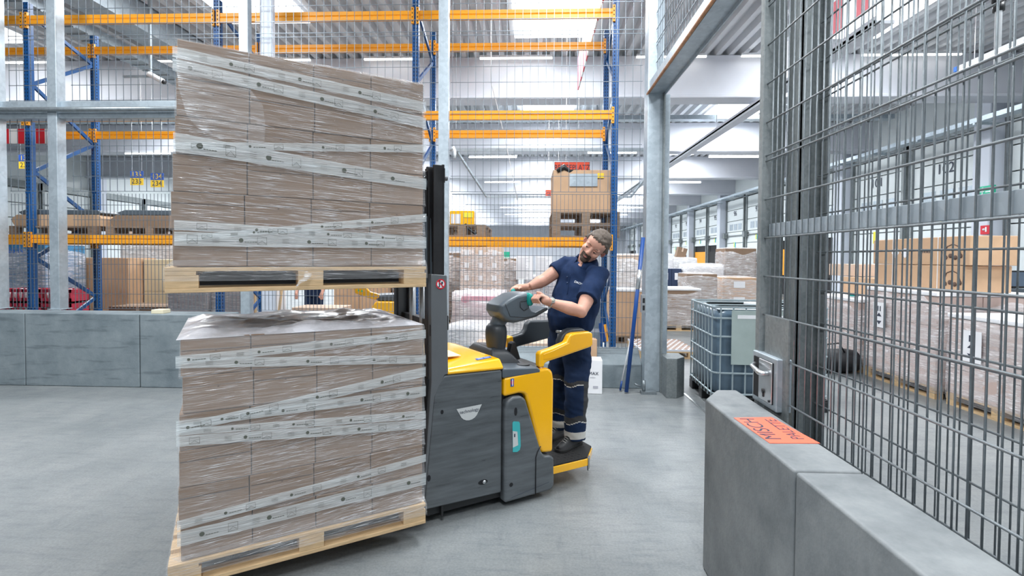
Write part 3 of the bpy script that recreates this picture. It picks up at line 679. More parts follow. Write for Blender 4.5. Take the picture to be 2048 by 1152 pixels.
# ------------------------------------------------------------ the stacker truck
YEL = mat('truck_yellow', (1.0, .50, .003), .22, coat=.6, spec=.6)
DG = mat('truck_grey', (.115, .125, .135), .42, var=.06, vscale=3, bump=.04, bscale=200)
DGS = mat('truck_grey_scuffed', (.10, .112, .122), .38, var=.28, vscale=3, vstretch=(1, 1, 9), rvar=.12)
PL = mat('dark_moulded_plastic', (.035, .042, .05), .42, bump=.05, bscale=220)
PL2 = mat('grey_moulded_plastic', (.085, .105, .125), .38, bump=.04, bscale=220)
MAST = mat('mast_black_steel', (.022, .022, .024), .38, .3, var=.3, vscale=6)
TEAL = mat('teal_plastic', (.005, .30, .27), .4)
STK = mat('sticker_grey', (.55, .57, .57), .5)
tk = empty('stacker_truck', TO, 'yellow and grey double-deck stacker truck with scuffed panels, ridden by the standing man', 'stacker truck', rz=TA)
def tp(name, m_, mb, bev=0., seg=2, **k): return mb.build(name, m_, tk, bevel=bev, seg=seg, **k)
# mast rails, cylinders, chain cover
for v0, v1 in ((.15, .25), (.79, .89)):
    tp('mast_rail', MAST, MB().box(1.385, 1.40, v0, v1, .05, 2.21).box(1.31, 1.325, v0+.04, v1, .05, 2.19).box(1.31, 1.40, (v0+v1)/2+.01, (v0+v1)/2+.03, .05, 2.20).box(1.33, 1.392, v0, v0+.02, 1.5, 2.205), .002)
tp('mast_crossbar', MAST, MB().box(1.345, 1.405, .15, .89, 2.10, 2.19), .004)
tp('mast_crossbar', MAST, MB().box(1.35, 1.40, .15, .89, 1.15, 1.25), .004)
tp('lift_cylinder', M['steel'], MB().bar((1.36, .42, .2), (1.36, .42, 2.08), .022, 14).bar((1.36, .62, .2), (1.36, .62, 2.08), .022, 14))
tp('mast_bolt', DG, MB().bar((1.40, .17, 2.13), (1.425, .17, 2.13), .015, 12))
# fork carriage with the side plates, raised
tp('fork_carriage', PL2, MB().prism([(1.262, 1.50), (1.262, 1.585), (1.278, 1.62), (1.278, 1.84), (1.285, 1.885), (1.31, 1.90), (1.335, 1.885), (1.342, 1.62), (1.358, 1.58), (1.358, 1.47)], .20, .235).prism([(1.262, 1.50), (1.262, 1.585), (1.278, 1.62), (1.278, 1.84), (1.31, 1.90), (1.335, 1.885), (1.342, 1.62), (1.358, 1.47)], .80, .835), .006)
tp('carriage_plate', MAST, MB().box(1.25, 1.30, .24, .80, 1.50, 1.62).box(1.25, 1.29, .26, .78, 1.88, 1.93).prism([(1.275, 1.90), (1.275, 2.17), (1.33, 2.17), (1.335, 1.90)], .205, .225), .004)
tp('roller', PL2, MB().bar((1.303, .235, 2.09), (1.303, .20, 2.09), .024, 16))
for v in (.26, .62):
    tp('raised_fork', M['black'], MB().prism([(.06, 1.510), (.10, 1.556), (1.26, 1.556), (1.26, 1.62), (1.30, 1.62), (1.30, 1.50), (.10, 1.50)], v-.06, v+.08), .004)
    tp('support_fork', M['black'], MB().prism([(.06, .145), (.12, .196), (1.24, .196), (1.27, .30), (1.32, .30), (1.32, .10), (.12, .128)], v-.06, v+.08), .004)
# near mast cover
mc = tp('mast_cover', DG, MB().prism([(1.31, 1.546), (1.415, 1.538), (1.425, .93), (1.40, .925), (1.335, .80), (1.27, .13), (1.27, .12), (1.258, .12), (1.315, .90)], .14, .20), .006)
sk = MB(); C0 = (1.372, 1.485)
sk.add([(C0[0]+.031*math.cos(a*math.pi/16), .1365, C0[1]+.031*math.sin(a*math.pi/16)) for a in range(32)], [tuple(range(32))], 0)
for a in range(32):
    t0, t1 = a*math.pi/16, (a+1)*math.pi/16
    sk.add([(C0[0]+q*math.cos(t), .1355, C0[1]+q*math.sin(t)) for q, t in ((.031, t0), (.031, t1), (.0235, t1), (.0235, t0))], [(0, 1, 2, 3)], 1)
sk.box(1.36, 1.367, .1352, .136, 1.468, 1.500, 2).box(1.357, 1.371, .1352, .136, 1.50, 1.507, 2).box(1.378, 1.383, .1352, .136, 1.466, 1.496, 2).box(1.375, 1.386, .1352, .136, 1.485, 1.499, 2).box(1.352, 1.366, .1352, .136, 1.466, 1.471, 2)
sk.add([(C0[0]-.019, .1348, C0[1]+.016), (C0[0]-.014, .1348, C0[1]+.021), (C0[0]+.019, .1348, C0[1]-.016), (C0[0]+.014, .1348, C0[1]-.021)], [(0, 1, 2, 3)], 1)
sk.build('prohibition_sticker', [M['white'], M['red'], M['dark_text']], mc, fix=False)
tp('mast_cover', DG, MB().box(1.31, 1.415, .84, .90, .12, 1.54), .006)
tp('side_bumper', M['black'], MB().box(1.405, 1.428, .145, .165, 1.20, 1.29).box(1.31, 1.325, .145, .165, 1.17, 1.24), .003)
# body
bd = tp('body_panel', DGS, MB().prism([(1.27, .12), (1.333, .80), (1.352, .865), (1.40, .922), (1.795, .916), (1.802, .90), (1.802, .108)], .14, .18), .010, 3)
tp('chassis', M['black'], MB().box(1.30, 2.15, .18, .86, .06, .90))
tp('body_panel', DGS, MB().prism([(1.27, .12), (1.40, .922), (2.2, .90), (2.2, .108)], .86, .90), .01)
hl = MB()
for u, h, a, c in ((1.384, .701, .010, .014), (1.30, .31, .012, .02)): hl.add([(u+a*math.cos(q*math.pi/6), .1385, h+c*math.sin(q*math.pi/6)) for q in range(12)], [tuple(range(12))])
hl.build('screw_hole', M['hole'], bd, fix=False)
ho = MB().add([(1.666+.034*math.cos(q*math.pi/8), .1385, .207+.016*math.sin(q*math.pi/8)) for q in range(16)], [tuple(range(16))])
ho = ho.build('jack_slot', M['hole'], bd, fix=False); MB().bar((1.674, .14, .207), (1.674, .132, .207), .012, 10).build('lug', M['steel'], ho)
MB().add([(1.480, .138, .705)]+[(1.566+.066*math.cos(math.pi+q*math.pi/10), .138, .684+.062*math.sin(math.pi+q*math.pi/10)) for q in range(1, 10)]+[(1.655, .138, .712)], [tuple(range(11))]).build('badge', STK, bd, fix=False)
text('technology', .030, M['dark_text'], bd, (1.567, .1372, .682), (R(90), R(-2), 0), 'lettering', .0003)
# battery hood
def rbox(u0, u1, v0, v1, h0, htop, rnd=.03): pass
hood = MB().loft([[(1.418, .138, .925), (1.812, .138, .918), (1.812, .90, .918), (1.418, .90, .925)],
                  [(1.418, .138, .942), (1.812, .138, .935), (1.812, .90, .935), (1.418, .90, .942)],
                  [(1.425, .150, .965), (1.80, .165, .985), (1.80, .88, .975), (1.425, .88, .97)],
                  [(1.43, .22, .975), (1.70, .30, 1.005), (1.70, .80, 1.005), (1.43, .84, .98)]], smooth=False)
hd = tp('battery_hood', YEL, hood, .022, 4)
hs = MB().box(-.055, .055, -.014, .014, 0, .001).build('hood_sticker', NB, hd); hs.location = (1.70, .21, .990); hs.rotation_euler = (R(9), R(-3), R(4))
text('ERD 220i', .022, M['white'], hs, (0, 0, .0012), (0, 0, 0), 'lettering', .0003)
MB().box(1.44, 1.58, .30, .52, 1.0005, 1.004).build('hood_label', mat('pale_label', (.92, .75, .45), .5), hd)
# rear cowl and skirt
cw = tp('rear_cowl', YEL, MB().prism([(1.815, .735), (1.816, .862), (1.90, .874), (2.10, .893), (2.165, .892), (2.20, .865), (2.212, .80), (2.208, .30), (2.115, .308), (2.085, .36), (1.985, .722), (1.965, .737), (1.93, .745)], .135, .30), .03, 4)
tp('rear_cowl', YEL, MB().prism([(1.82, .70), (1.82, .87), (2.165, .89), (2.21, .82), (2.208, .30), (2.1, .3)], .72, .90), .03, 3)
tp('step_wall', PL, MB().box(2.12, 2.20, .20, .84, .16, .86), .02)
ss = MB().box(1.862, 1.886, .131, .1335, .80, .852).build('cowl_sticker', NB, cw); MB().box(1.866, 1.882, .1295, .131, .815, .838).build('sticker_mark', M['red'], ss)
MB().box(1.871, 1.877, .1285, .1295, .806, .848).build('sticker_arrow', M['white'], ss)
skt = tp('side_skirt', DGS, MB().prism([(1.815, .040), (1.815, .66), (1.835, .715), (1.875, .732), (1.935, .732), (1.972, .705), (1.985, .665), (2.10, .33), (2.125, .295), (2.17, .288), (2.205, .270), (2.21, .08), (2.185, .045)], .118, .20), .018, 4)
g = MB().tube([(2.052, .1155, .05), (2.052, .1155, .30), (2.065, .1155, .335), (2.09, .1155, .37)], .0035, 6).build('panel_seam', M['hole'], skt)
hl = MB()
for u, h, a, c in ((1.893, .635, .012, .028), (1.862, .155, .014, .014)): hl.add([(u+a*math.cos(q*math.pi/6), .1165, h+c*math.sin(q*math.pi/6)) for q in range(12)], [tuple(range(12))])
hl.build('screw_hole', M['hole'], skt, fix=False)
MB().prism([(1.868, .565), (1.876, .573), (1.918, .565), (1.925, .55), (1.932, .40), (1.925, .375), (1.905, .365), (1.872, .37)], .1150, .1165).build('teal_sticker', mat('teal_sticker', (.05, .42, .44), .45), skt)
MB().prism([(1.870, .51), (1.905, .50), (1.912, .41), (1.872, .40)], .1142, .1150).build('info_sticker', STK, skt)
MB().box(1.88, 1.889, .1136, .1142, .468, .49).bar((1.86, .1145, .07), (2.16, .1145, .11), .0008, 4).build('sticker_print', M['dark_text'], skt)
for u, v, r_ in ((1.93, .20, .085), (2.06, .50, .115), (2.0, .76, .07)):
    tp('wheel', M['rubber'], MB().bar((u, v, r_), (u, v+.07, r_), r_, 28), .006)
for v in (.30, .66):
    tp('load_wheel', M['rubber'], MB().bar((.30, v-.035, .042), (.30, v+.045, .042), .042, 20))
# console deck
tp('console', PL2, MB().prism([(1.805, .905), (1.812, .925), (2.075, .905), (2.10, .885), (2.10, .86), (1.805, .86)], .135, .80), .012, 3)
tp('console', PL, MB().loft([[(1.80, .30, .90), (2.06, .30, .89), (2.06, .74, .89), (1.80, .74, .90)], [(1.82, .32, .98), (2.00, .33, .965), (2.00, .70, .965), (1.82, .70, .98)], [(1.84, .36, 1.02), (1.95, .37, 1.01), (1.95, .66, 1.01), (1.84, .66, 1.02)]], smooth=False), .02, 3)
tp('cup_holder', M['black'], MB().bar((2.02, .235, .885), (2.02, .235, .916), .045, 20).bar((2.02, .235, .9155), (2.02, .235, .917), .038, 20, 0), .002)
tp('key_panel', M['black'], MB().prism([(1.97, .91), (2.0, 1.04), (2.03, 1.05), (2.075, .92)], .36, .42), .008)
# tiller
def rprism(pts, v0, v1, inset=.0): return MB().prism(pts, v0, v1)
tp('tiller_base', PL, MB().loft([[(1.865+.055*math.cos(a)*x+.045, .43+.06*math.sin(a)*x, h) for a in [2*math.pi*i/24 for i in range(24)]] for x, h in ((1.15, .97), (1.2, 1.01), (1.36, 1.08), (1.38, 1.12), (1.3, 1.155), (1.0, 1.178), (.3, 1.182))]))
tp('tiller_neck', PL2, MB().loft([[(c[0]+du, c[1]+dv, c[2]+dh) for du, dv, dh in sec] for c, sec in [((x, .43, h), [(wd*math.cos(t)*ca, dv*math.sin(t), wd*math.cos(t)*sa) for t in [2*math.pi*i/20 for i in range(20)]]) for x, h, wd, dv, ca, sa in
    ((1.892, 1.10, .05, .055, 1, .0), (1.905, 1.15, .05, .055, 1, -.1), (1.935, 1.20, .052, .07, .9, -.4), (1.97, 1.245, .058, .09, .7, -.7), (2.00, 1.28, .06, .10, .6, -.8))]]))
head = [(1.868, 1.318), (1.924, 1.355), (2.004, 1.391), (2.087, 1.403), (2.150, 1.388), (2.115, 1.345), (2.112, 1.297), (2.144, 1.262), (2.182, 1.252), (2.282, 1.290), (2.290, 1.268), (2.183, 1.221), (2.068, 1.198), (1.994, 1.188), (1.93, 1.20), (1.890, 1.228), (1.864, 1.27)]
def sc2(pts, s_, c=(2.03, 1.29), push=0): return [((x-c[0])*s_+c[0], (y-c[1])*s_+c[1]) for x, y in pts]
th = MB().loft([[(x, v, h) for x, h in sc2(head, s_)] for v, s_ in ((.30, .80), (.312, .92), (.335, 1.0), (.42, 1.0), (.50, .98), (.535, .88), (.545, .74))], smooth=False)
hd_ = tp('tiller_head', PL2, th, .008, 2)
MB().loft([[(2.105+.02*math.cos(t)*s_, v, 1.352+.042*math.sin(t)*s_) for t in [2*math.pi*i/18 for i in range(18)]] for v, s_ in ((.27, .6), (.275, 1.), (.31, 1.15), (.345, 1.1))]).build('teal_grip', TEAL, hd_)
MB().loft([[(2.15+.02*math.cos(t)*s_+(v-.61)*.7, v, 1.372+.036*math.sin(t)*s_) for t in [2*math.pi*i/18 for i in range(18)]] for v, s_ in ((.60, 1.1), (.63, 1.1), (.655, 1.), (.66, .6))]).build('teal_grip', TEAL, hd_)
MB().bar((2.1225, .19, 1.360), (2.110, .36, 1.352), .017, 14).bar((2.08, .50, 1.352), (2.245, .74, 1.392), .017, 14).build('handle_bar', PL, hd_)
MB().tube([(2.03, .296, 1.34), (2.085, .296, 1.345), (2.10, .296, 1.295), (2.06, .296, 1.275), (2.03, .296, 1.30), (2.03, .296, 1.34)], .0022, 6).tube([(1.91, .299, 1.33), (1.95, .299, 1.24), (2.07, .299, 1.225), (2.18, .299, 1.235)], .0018, 6).build('panel_seam', M['black'], hd_)
MB().box(2.132, 2.150, .262, .285, 1.372, 1.39).build('red_button', M['red'], hd_, bevel=.003)
# side arm rests
na = [(2.090, .90), (2.088, .995), (2.105, 1.008), (2.20, 1.026), (2.315, 1.058), (2.328, 1.085), (2.345, 1.108), (2.38, 1.118), (2.51, 1.120), (2.547, 1.105), (2.55, 1.02), (2.53, 1.005), (2.282, .957), (2.16, .935), (2.135, .925), (2.128, .90)]
ar = tp('side_arm', YEL, MB().prism(na, .135, .195), .014, 3)
MB().prism([(2.335, 1.05), (2.352, 1.10), (2.385, 1.108), (2.515, 1.108), (2.53, 1.09), (2.53, 1.03), (2.50, 1.015), (2.30, .973), (2.16, .952), (2.12, .955), (2.12, .99), (2.20, 1.008)], .1325, .137).build('inset_panel', mat('truck_yellow_inset', (.92, .44, .003), .28, coat=.4), ar, bevel=.002)
MB().prism([(2.30, 1.05), (2.325, 1.10), (2.36, 1.128), (2.40, 1.138), (2.50, 1.136), (2.54, 1.115), (2.54, 1.03), (2.30, .98)], .195, .265).build('arm_pad', PL, ar, bevel=.018, seg=3)
fa = [(2.22, 1.0), (2.355, 1.03), (2.378, 1.06), (2.392, 1.108), (2.43, 1.128), (2.66, 1.12), (2.875, 1.09), (2.875, .985), (2.61, .965), (2.42, .935), (2.275, .912)]
ar = tp('side_arm', PL, MB().prism(fa, .80, .86), .02, 3)
MB().prism([(2.20, 1.003), (2.262, 1.012), (2.272, .905), (2.208, .92)], .795, .875).build('arm_bracket', YEL, ar, bevel=.01)
# standing platform
pf = tp('platform', YEL, MB().prism([(2.18, .17), (2.54, .17), (2.70, .32), (2.72, .70), (2.56, .86), (2.18, .86)], .125, .178, 'z'), .004)
MB().prism([(2.18, .175), (2.535, .175), (2.695, .325), (2.715, .70), (2.555, .855), (2.18, .855)], .178, .192, 'z').build('checker_plate', M['rubber'], pf, bevel=.002)
st = MB()
for i in range(14):
    for j in range(18):
        u, v = 2.22+i*.032, .20+j*.036
        if u > 2.52 and (v < .32 or v > .74): continue
        a = R(40 if (i+j) % 2 else -40); st.beam((u-.009*math.cos(a), v-.009*math.sin(a), .1925), (u+.009*math.cos(a), v+.009*math.sin(a), .1925), .005, .0025)
o = st.build('tread_studs', M['rubber'], pf); o['kind'] = 'stuff'
MB().prism([(2.54, .165), (2.585, .205), (2.585, .215), (2.54, .18)], .09, .18, 'z').build('platform_flap', M['wire_near'], pf)
# ------------------------------------------------------------ the man on the platform
noise = mathutils.noise
SKIN = mat('skin', (.62, .33, .245), .5, var=.10, vscale=14, spec=.4)
SKIN_R = mat('lips_ears', (.52, .20, .17), .5)
BEARD = mat('beard_hair', (.085, .058, .045), .8, var=.5, vscale=120)
HAIR = mat('grey_brown_hair', (.105, .078, .060), .6, var=.55, vscale=60, vstretch=(1, 4, 1), bump=.6, bscale=120)
POLO = mat('navy_polo', (.007, .022, .070), .85, var=.15, vscale=30, bump=.15, bscale=400, spec=.25)
TROU = mat('navy_trousers', (.006, .020, .062), .8, var=.25, vscale=9, spec=.3)
PATCH = mat('charcoal_patch', (.035, .036, .04), .8)
REFL = mat('reflective_band', (.62, .60, .56), .45)
SHOE = mat('black_work_shoe', (.012, .012, .014), .5, var=.2, vscale=20)
def bake(o, name=None):
    dg = bpy.context.evaluated_depsgraph_get(); dg.update(); me = bpy.data.meshes.new_from_object(o.evaluated_get(dg))
    mats_ = list(o.data.materials); o.modifiers.clear(); o.data = me
    me.materials.clear()
    for q in mats_: me.materials.append(q)
    for p in me.polygons: p.use_smooth = True
    return me
def ell(c, s_, f_, a, b_, n=28, tz=0.):
    c, s_, f_ = Vector(c), Vector(s_), Vector(f_)
    return [c + s_*a*math.cos(t)*(abs(math.cos(t))**-.12 if abs(math.cos(t)) > .05 else 1) + f_*b_*math.sin(t) for t in [2*math.pi*i/n for i in range(n)]]
Fv = Vector((-.64, -.77, 0)).normalized(); Sv = Vector((.77, -.64, 0))
def person_body(mb, hc, HR, hs, LS, LE, LW, RS, RE, RW, hips, ankles, neckb):
    """one closed skin: head, neck, arms, hands, torso and legs"""
    def H(x, y, z): return hc + HR @ (Vector((x, y, z))*hs)
    def hsph(c, r, rot=None): mb.sphere(H(*c), tuple(q*hs for q in r), 20, 14, 0, HR @ (rot or Matrix.Identity(3)))
    hsph((0, .012, .035), (.076, .096, .086)); hsph((0, -.030, -.030), (.063, .064, .085)); hsph((0, -.038, -.072), (.052, .048, .036))
    hsph((0, -.076, -.092), (.026, .018, .020)); hsph((0, -.045, .045), (.066, .055, .05))
    for q in (-1, 1):
        hsph((q*.028, -.082, .021), (.028, .012, .009)); hsph((q*.040, -.064, -.024), (.023, .024, .022))
        hsph((q*.010, -.100, -.031), (.0095, .010, .008)); hsph((q*.079, .016, -.002), (.009, .020, .031), Matrix.Rotation(q*R(18), 3, 'Z'))
        hsph((q*.074, .012, -.022), (.010, .012, .012))
    mb.bar(H(0, -.086, .014), H(0, -.109, -.025), .0085*hs, 12, 0, .0125*hs, True); hsph((0, -.106, -.026), (.012, .011, .010))
    hsph((0, -.0905, -.054), (.021, .009, .0055)); hsph((0, -.089, -.0645), (.017, .009, .0065))
    mb.tube([H(0, .02, -.04), H(0, .025, -.09), neckb], [.060*hs, .057*hs, .070], 20)
    for a, b2, c2, r in ((LS, LE, LW, (.062, .054, .050, .046, .040, .030)), (RS, RE, RW, (.062, .054, .050, .046, .040, .030))):
        mb.tube([a, a.lerp(b2, .35), a.lerp(b2, .75), b2, b2.lerp(c2, .35), b2.lerp(c2, .75), c2], [r[0], .058, .053, r[2], .050, .037, r[5]], 18)
        mb.sphere(b2, .047, 14, 10)
def hand(mb, wrist, palm, knuck, fingers, thumb):
    mb.tube([wrist, wrist.lerp(palm, .4), palm], [.029, .030, .034], 14)
    mb.sphere(palm, (.036, .036, .03), 14, 10)
    for k_ in knuck: mb.tube([palm, k_], [.026, .0125], 10); mb.sphere(k_, .0118, 10, 8)
    for ch in fingers:
        mb.tube(ch, [.0108, .0100, .0094, .0078][:len(ch)], 10)
        mb.sphere(ch[-1], .0078, 8, 6)
    mb.tube(thumb, [.016, .0125, .0105, .0085][:len(thumb)], 10); mb.sphere(thumb[-1], .0085, 8, 6)
def dress(me, amp, f1, f2, seed, lim=None):
    for v in me.vertices:
        p = v.co; d = noise.noise(Vector((p.x*f1[0], p.y*f1[1], p.z*f1[2]+seed)))*amp + noise.noise(Vector((p.x*f2[0]+p.z*f2[2]*.6, p.y*f2[1], p.z*f2[2]+seed)))*amp*.5
        v.co = p + v.normal*d
V_ = Vector
hc = V_((.487, 3.92, 1.738)); hs = 1.16
HR = Matrix.Rotation(R(-10), 3, 'Z') @ Matrix.Rotation(R(41), 3, 'Y') @ Matrix.Rotation(R(20), 3, 'X')
LS, LE, LW = V_((.508, 3.86, 1.520)), V_((.360, 3.655, 1.262)), V_((.128, 3.615, 1.330))
RS, RE, RW = V_((.275, 4.09, 1.595)), V_((.098, 4.01, 1.470)), V_((-.015, 3.945, 1.420))
neckb = V_((.425, 3.985, 1.590))
mb = MB()
person_body(mb, hc, HR, hs, LS, LE, LW, RS, RE, RW, None, None, neckb)
# torso and leg core
mb.loft([ell((.307, 3.98, .96), Sv, Fv, .14, .10), ell((.315, 3.98, 1.10), Sv, Fv, .145, .11), ell((.330, 3.98, 1.23), Sv, Fv, .15, .12), ell((.374, 3.98, 1.40), Sv, Fv, .16, .10), ell((.395, 3.985, 1.51), Sv, Fv, .15, .09), ell((.405, 3.985, 1.56), Sv, Fv, .10, .07)])
LL = [V_((.355, 3.92, .96)), V_((.352, 3.865, .655)), V_((.350, 3.905, .30))]; RL = [V_((.245, 4.06, .96)), V_((.232, 4.045, .64)), V_((.236, 4.135, .31))]
for leg in (LL, RL): mb.tube(leg, [.075, .052, .036], 14); mb.tube([leg[2], leg[2]+V_((0, 0, -.06)), leg[2]+Fv*.06+V_((0, 0, -.075))], [.036, .026, .020], 12)
mb.tube([neckb+V_((0, 0, -.03)), neckb+Fv*.075+V_((.0, 0, -.02)), neckb+Fv*.108+V_((0, 0, -.075))], [.052, .038, .014], 14)
# left hand closes on the near handle bar, right hand on the far one
def bar_pt(v): return T(2.125-.07*(v-.14), v, 1.362-.045*(v-.14))
U3 = TR @ V_((1, 0, 0)); V3 = TR @ V_((0, 1, 0)); Z3 = V_((0, 0, 1))
pl = bar_pt(.19)+U3*.045+Z3*(-.006)
vv = (.245, .222, .199, .177)
kn = [bar_pt(v)+U3*.030+Z3*.016 for v in vv]
fg = [[bar_pt(v)+U3*.030+Z3*.016, bar_pt(v)+U3*(-.003)+Z3*.027, bar_pt(v)-U3*.026+Z3*.004, bar_pt(v)-U3*(.014-q*.002)-Z3*.024] for q, v in enumerate(vv)]
# fingers seen from the near side curl under the bar
hand(mb, LW, pl, kn, fg, [pl+Z3*.01, pl+V3*.018+Z3*.034-U3*.008, pl+V3*.030+Z3*.050-U3*.026, pl+V3*.036+Z3*.054-U3*.046])
def bar2(t): a, c = T(2.12, .58, 1.365), T(2.245, .74, 1.392); return a.lerp(c, t)
B3 = (bar2(1)-bar2(0)).normalized(); P3 = U3; 
pr = bar2(.74)+U3*.028+Z3*.020
tt = (.50, .62, .74, .86)
kn = [bar2(t)+U3*.004+Z3*.030 for t in tt]
fg = [[bar2(t)+U3*.004+Z3*.030, bar2(t)-U3*.022+Z3*.020, bar2(t)-U3*.030-Z3*.006, bar2(t)-U3*.014-Z3*.026] for t in tt]
hand(mb, RW, pr, kn, fg, [pr, pr-V3*.030+Z3*.006, pr-V3*.055+Z3*.004-U3*.012, pr-V3*.068-U3*.026])
person = mb.build('person', [SKIN, BEARD, SKIN_R], fix=True, remesh=.006, sm_it=1)
me = bake(person)
HI = HR.transposed()
hairv = {}
for p in me.polygons:
    q = (HI @ (p.center-hc))/hs; x, y, z = abs(q.x), q.y, q.z
    if z > -.13 and x < .1 and abs(y) < .12:
        n3 = noise.noise(q*90)*.004
        chin = (z < -.058+n3 and y < -.052+n3 and x < .036+n3 and z > -.125); jaw = False
        must = (z > -.053+n3-.004 and z < -.038+n3 and y < -.078 and x < .030)
        side = (x > .019 and x < .036 and z < -.040 and z > -.085 and y < -.05)
        lips = (x < .013 and y < -.088 and -.0655 < z < -.056)
        if (chin or must or side) and not lips: p.material_index = 1
        elif lips or (x > .078 and abs(y-.012) < .03 and abs(z) < .045): p.material_index = 2
props(person, 'man in navy polo and work trousers leaning sideways on the yellow truck, gripping its tiller', 'person')
# hair grown from the skull surface
bmh = bmesh.new(); bmh.from_mesh(me); keep = []
def hairy(c):
    q = (HI @ (c-hc))/hs; x, y, z = abs(q.x), q.y, q.z; n3 = noise.noise(q*70)*.006
    if abs(q.x) > .11 or abs(y) > .14 or z > .2: return False
    if z < -.06+n3: return False
    line = .072 + n3 - .9*max(0, x-.048) if y < -.03 else 0
    if y < -.03: return z > line
    if y < .0: return z > .072-(y+.03)*1.6-.9*max(0, x-.04)*1.2+n3 if x < .066 else z > .012+n3
    return z > (.005 if y < .03 else -.045)+n3 or (x < .06 and y > .04 and z > -.06)
bmesh.ops.delete(bmh, geom=[f for f in bmh.faces if not hairy(f.calc_center_median())], context='FACES')
for v in bmh.verts:
    q = (HI @ (v.co-hc))/hs; edge = any(e.is_boundary for e in v.link_edges)
    v.co += v.normal*((.0012 if edge else .008+.005*noise.noise(V_((q.x*60, q.y*26, q.z*60)))) + (.004 if q.z > .08 and q.y < 0 else 0))
hm = bpy.data.meshes.new('hair'); bmh.to_mesh(hm); bmh.free(); hm.materials.clear(); hm.materials.append(HAIR)
for p in hm.polygons: p.material_index = 0; p.use_smooth = True
ho_ = bpy.data.objects.new('hair', hm); COL.objects.link(ho_); ho_.parent = person
def Hh(x, y, z): return hc + HR @ (V_((x, y, z))*hs)
for q in (-1, 1):
    e = MB().sphere(Hh(q*.031, -.0785, -.001), (.0125*hs, .0105*hs, .0048*hs), 16, 12, 0, HR).build('eye', mat('eye_white', (.36, .31, .29), .4), person)
    MB().sphere(Hh(q*.031-.003, -.0885, -.004), (.0058*hs, .0022*hs, .0045*hs), 12, 8, 0, HR).build('iris', mat('dark_iris', (.03, .025, .02), .2), e)
    MB().tube([Hh(q*.018, -.0895, .003), Hh(q*.031, -.0915, .0055), Hh(q*.044, -.083, .002)], [.003, .0045, .003], 6).build('eyelid', SKIN, person)
    MB().tube([Hh(q*.014, -.094, .022), Hh(q*.03, -.0945, .028), Hh(q*.050, -.081, .022)], [.0025, .0038, .002], 6).build('eyebrow', mat('eyebrow', (.20, .125, .09), .8), person)
# polo shirt
mb = MB()
St = (Sv+V_((0, 0, -.22))).normalized(); St2 = (Sv+V_((0, 0, -.42))).normalized()
mb.loft([ell((.310, 3.98, 1.085), Sv, Fv, .176, .140), ell((.312, 3.98, 1.13), Sv, Fv, .188, .158), ell((.322, 3.978, 1.20), Sv, Fv, .196, .176), ell((.338, 3.978, 1.28), (Sv+V_((0, 0, -.1))).normalized(), Fv, .196, .172),
         ell((.362, 3.98, 1.37), St, Fv, .198, .152), ell((.382, 3.985, 1.455), St, Fv, .196, .138), ell((.394, 3.985, 1.520), St2, Fv, .180, .120), ell((.402, 3.985, 1.572), St2, Fv, .140, .098), ell((.414, 3.985, 1.605), St2, Fv, .088, .078)])
mb.tube([LS+V_((-.05, .04, .0)), LS+V_((.002, 0, .004)), LS.lerp(LE, .35), LS.lerp(LE, .68)], [.078, .082, .084, .083], 20)
mb.tube([RS+V_((.07, -.03, -.02)), RS+V_((0, 0, -.005)), RS.lerp(RE, .38), RS.lerp(RE, .52)], [.078, .078, .074, .072], 20)
polo = mb.build('polo_shirt', [POLO], person, remesh=.007, sm_it=5)
pme = bake(polo); dress(pme, .011, (7, 7, 12), (22, 22, 9), 2.); pme.update()
# collar
nd = (Hh(0, .02, -.06)-neckb).normalized(); sx_ = Sv-nd*Sv.dot(nd); sx_.normalize(); fy_ = sx_.cross(nd); fy_ = fy_ if fy_.dot(Fv) > 0 else -fy_
vs = []; n_ = 30
for i in range(n_+1):
    a = R(22)+(2*math.pi-R(44))*i/n_; d = fy_*math.cos(a)+sx_*math.sin(a); fr = max(0, math.cos(a))
    c0 = neckb+V_((.0, 0, .028))
    vs += [c0+d*.073+nd*(.020-.035*fr), c0+d*.080+nd*(.045-.040*fr), c0+d*.098+nd*(.020-.055*fr), c0+d*(.112+.012*fr)+nd*(-.018-.075*fr)]
fs = [(4*i+j, 4*i+4+j, 4*i+5+j, 4*i+1+j) for i in range(n_) for j in range(3)]
o = MB().add(vs, fs, 0, True).build('collar', POLO, polo); md = o.modifiers.new('s', 'SOLIDIFY'); md.thickness = .004
from mathutils.bvhtree import BVHTree
def bvh(o): m2 = o.data; return BVHTree.FromPolygons([v.co for v in m2.vertices], [tuple(p.vertices) for p in m2.polygons])
bt = bvh(polo)
def hit(p, d): 
    r_ = bt.ray_cast(V_(p), V_(d).normalized()); return r_
# printed name on the chest, buttons on the placket
st_, nn, _, _ = hit((.36, 3.2, 1.452), (.02, 1, 0))
if st_ is not None:
    xd = (V_((.80, -.1, -.38))); xd = (xd-nn*xd.dot(nn)).normalized(); yd = nn.cross(xd)
    t = text('DACHSER', .024, mat('white_print', (.75, .78, .82), .6), polo, name='chest_print', ext=.0006)
    t.matrix_world = Matrix.Translation(st_+nn*.003) @ Matrix((xd, yd, nn)).transposed().to_4x4()
for k_, (x, z) in enumerate(((.262, 1.50), (.262, 1.455))):
    h_, nn, _, _ = hit((x+.0, 3.2, z), (.02, 1, 0))
    if h_ is not None: MB().bar(h_, h_+nn*.003, .006, 12).build('button', mat('navy_button', (.02, .05, .12), .3), polo)
pk = MB(); prev = None; pts = []
for k_ in range(7):
    h_, nn, _, _ = hit((.285-.004*k_, 3.2, 1.525-.026*k_), (.02, 1, 0))
    if h_ is not None: pts.append(h_+nn*.001)
if len(pts) > 2: MB().tube(pts, .0028, 6).build('placket_edge', POLO, polo)
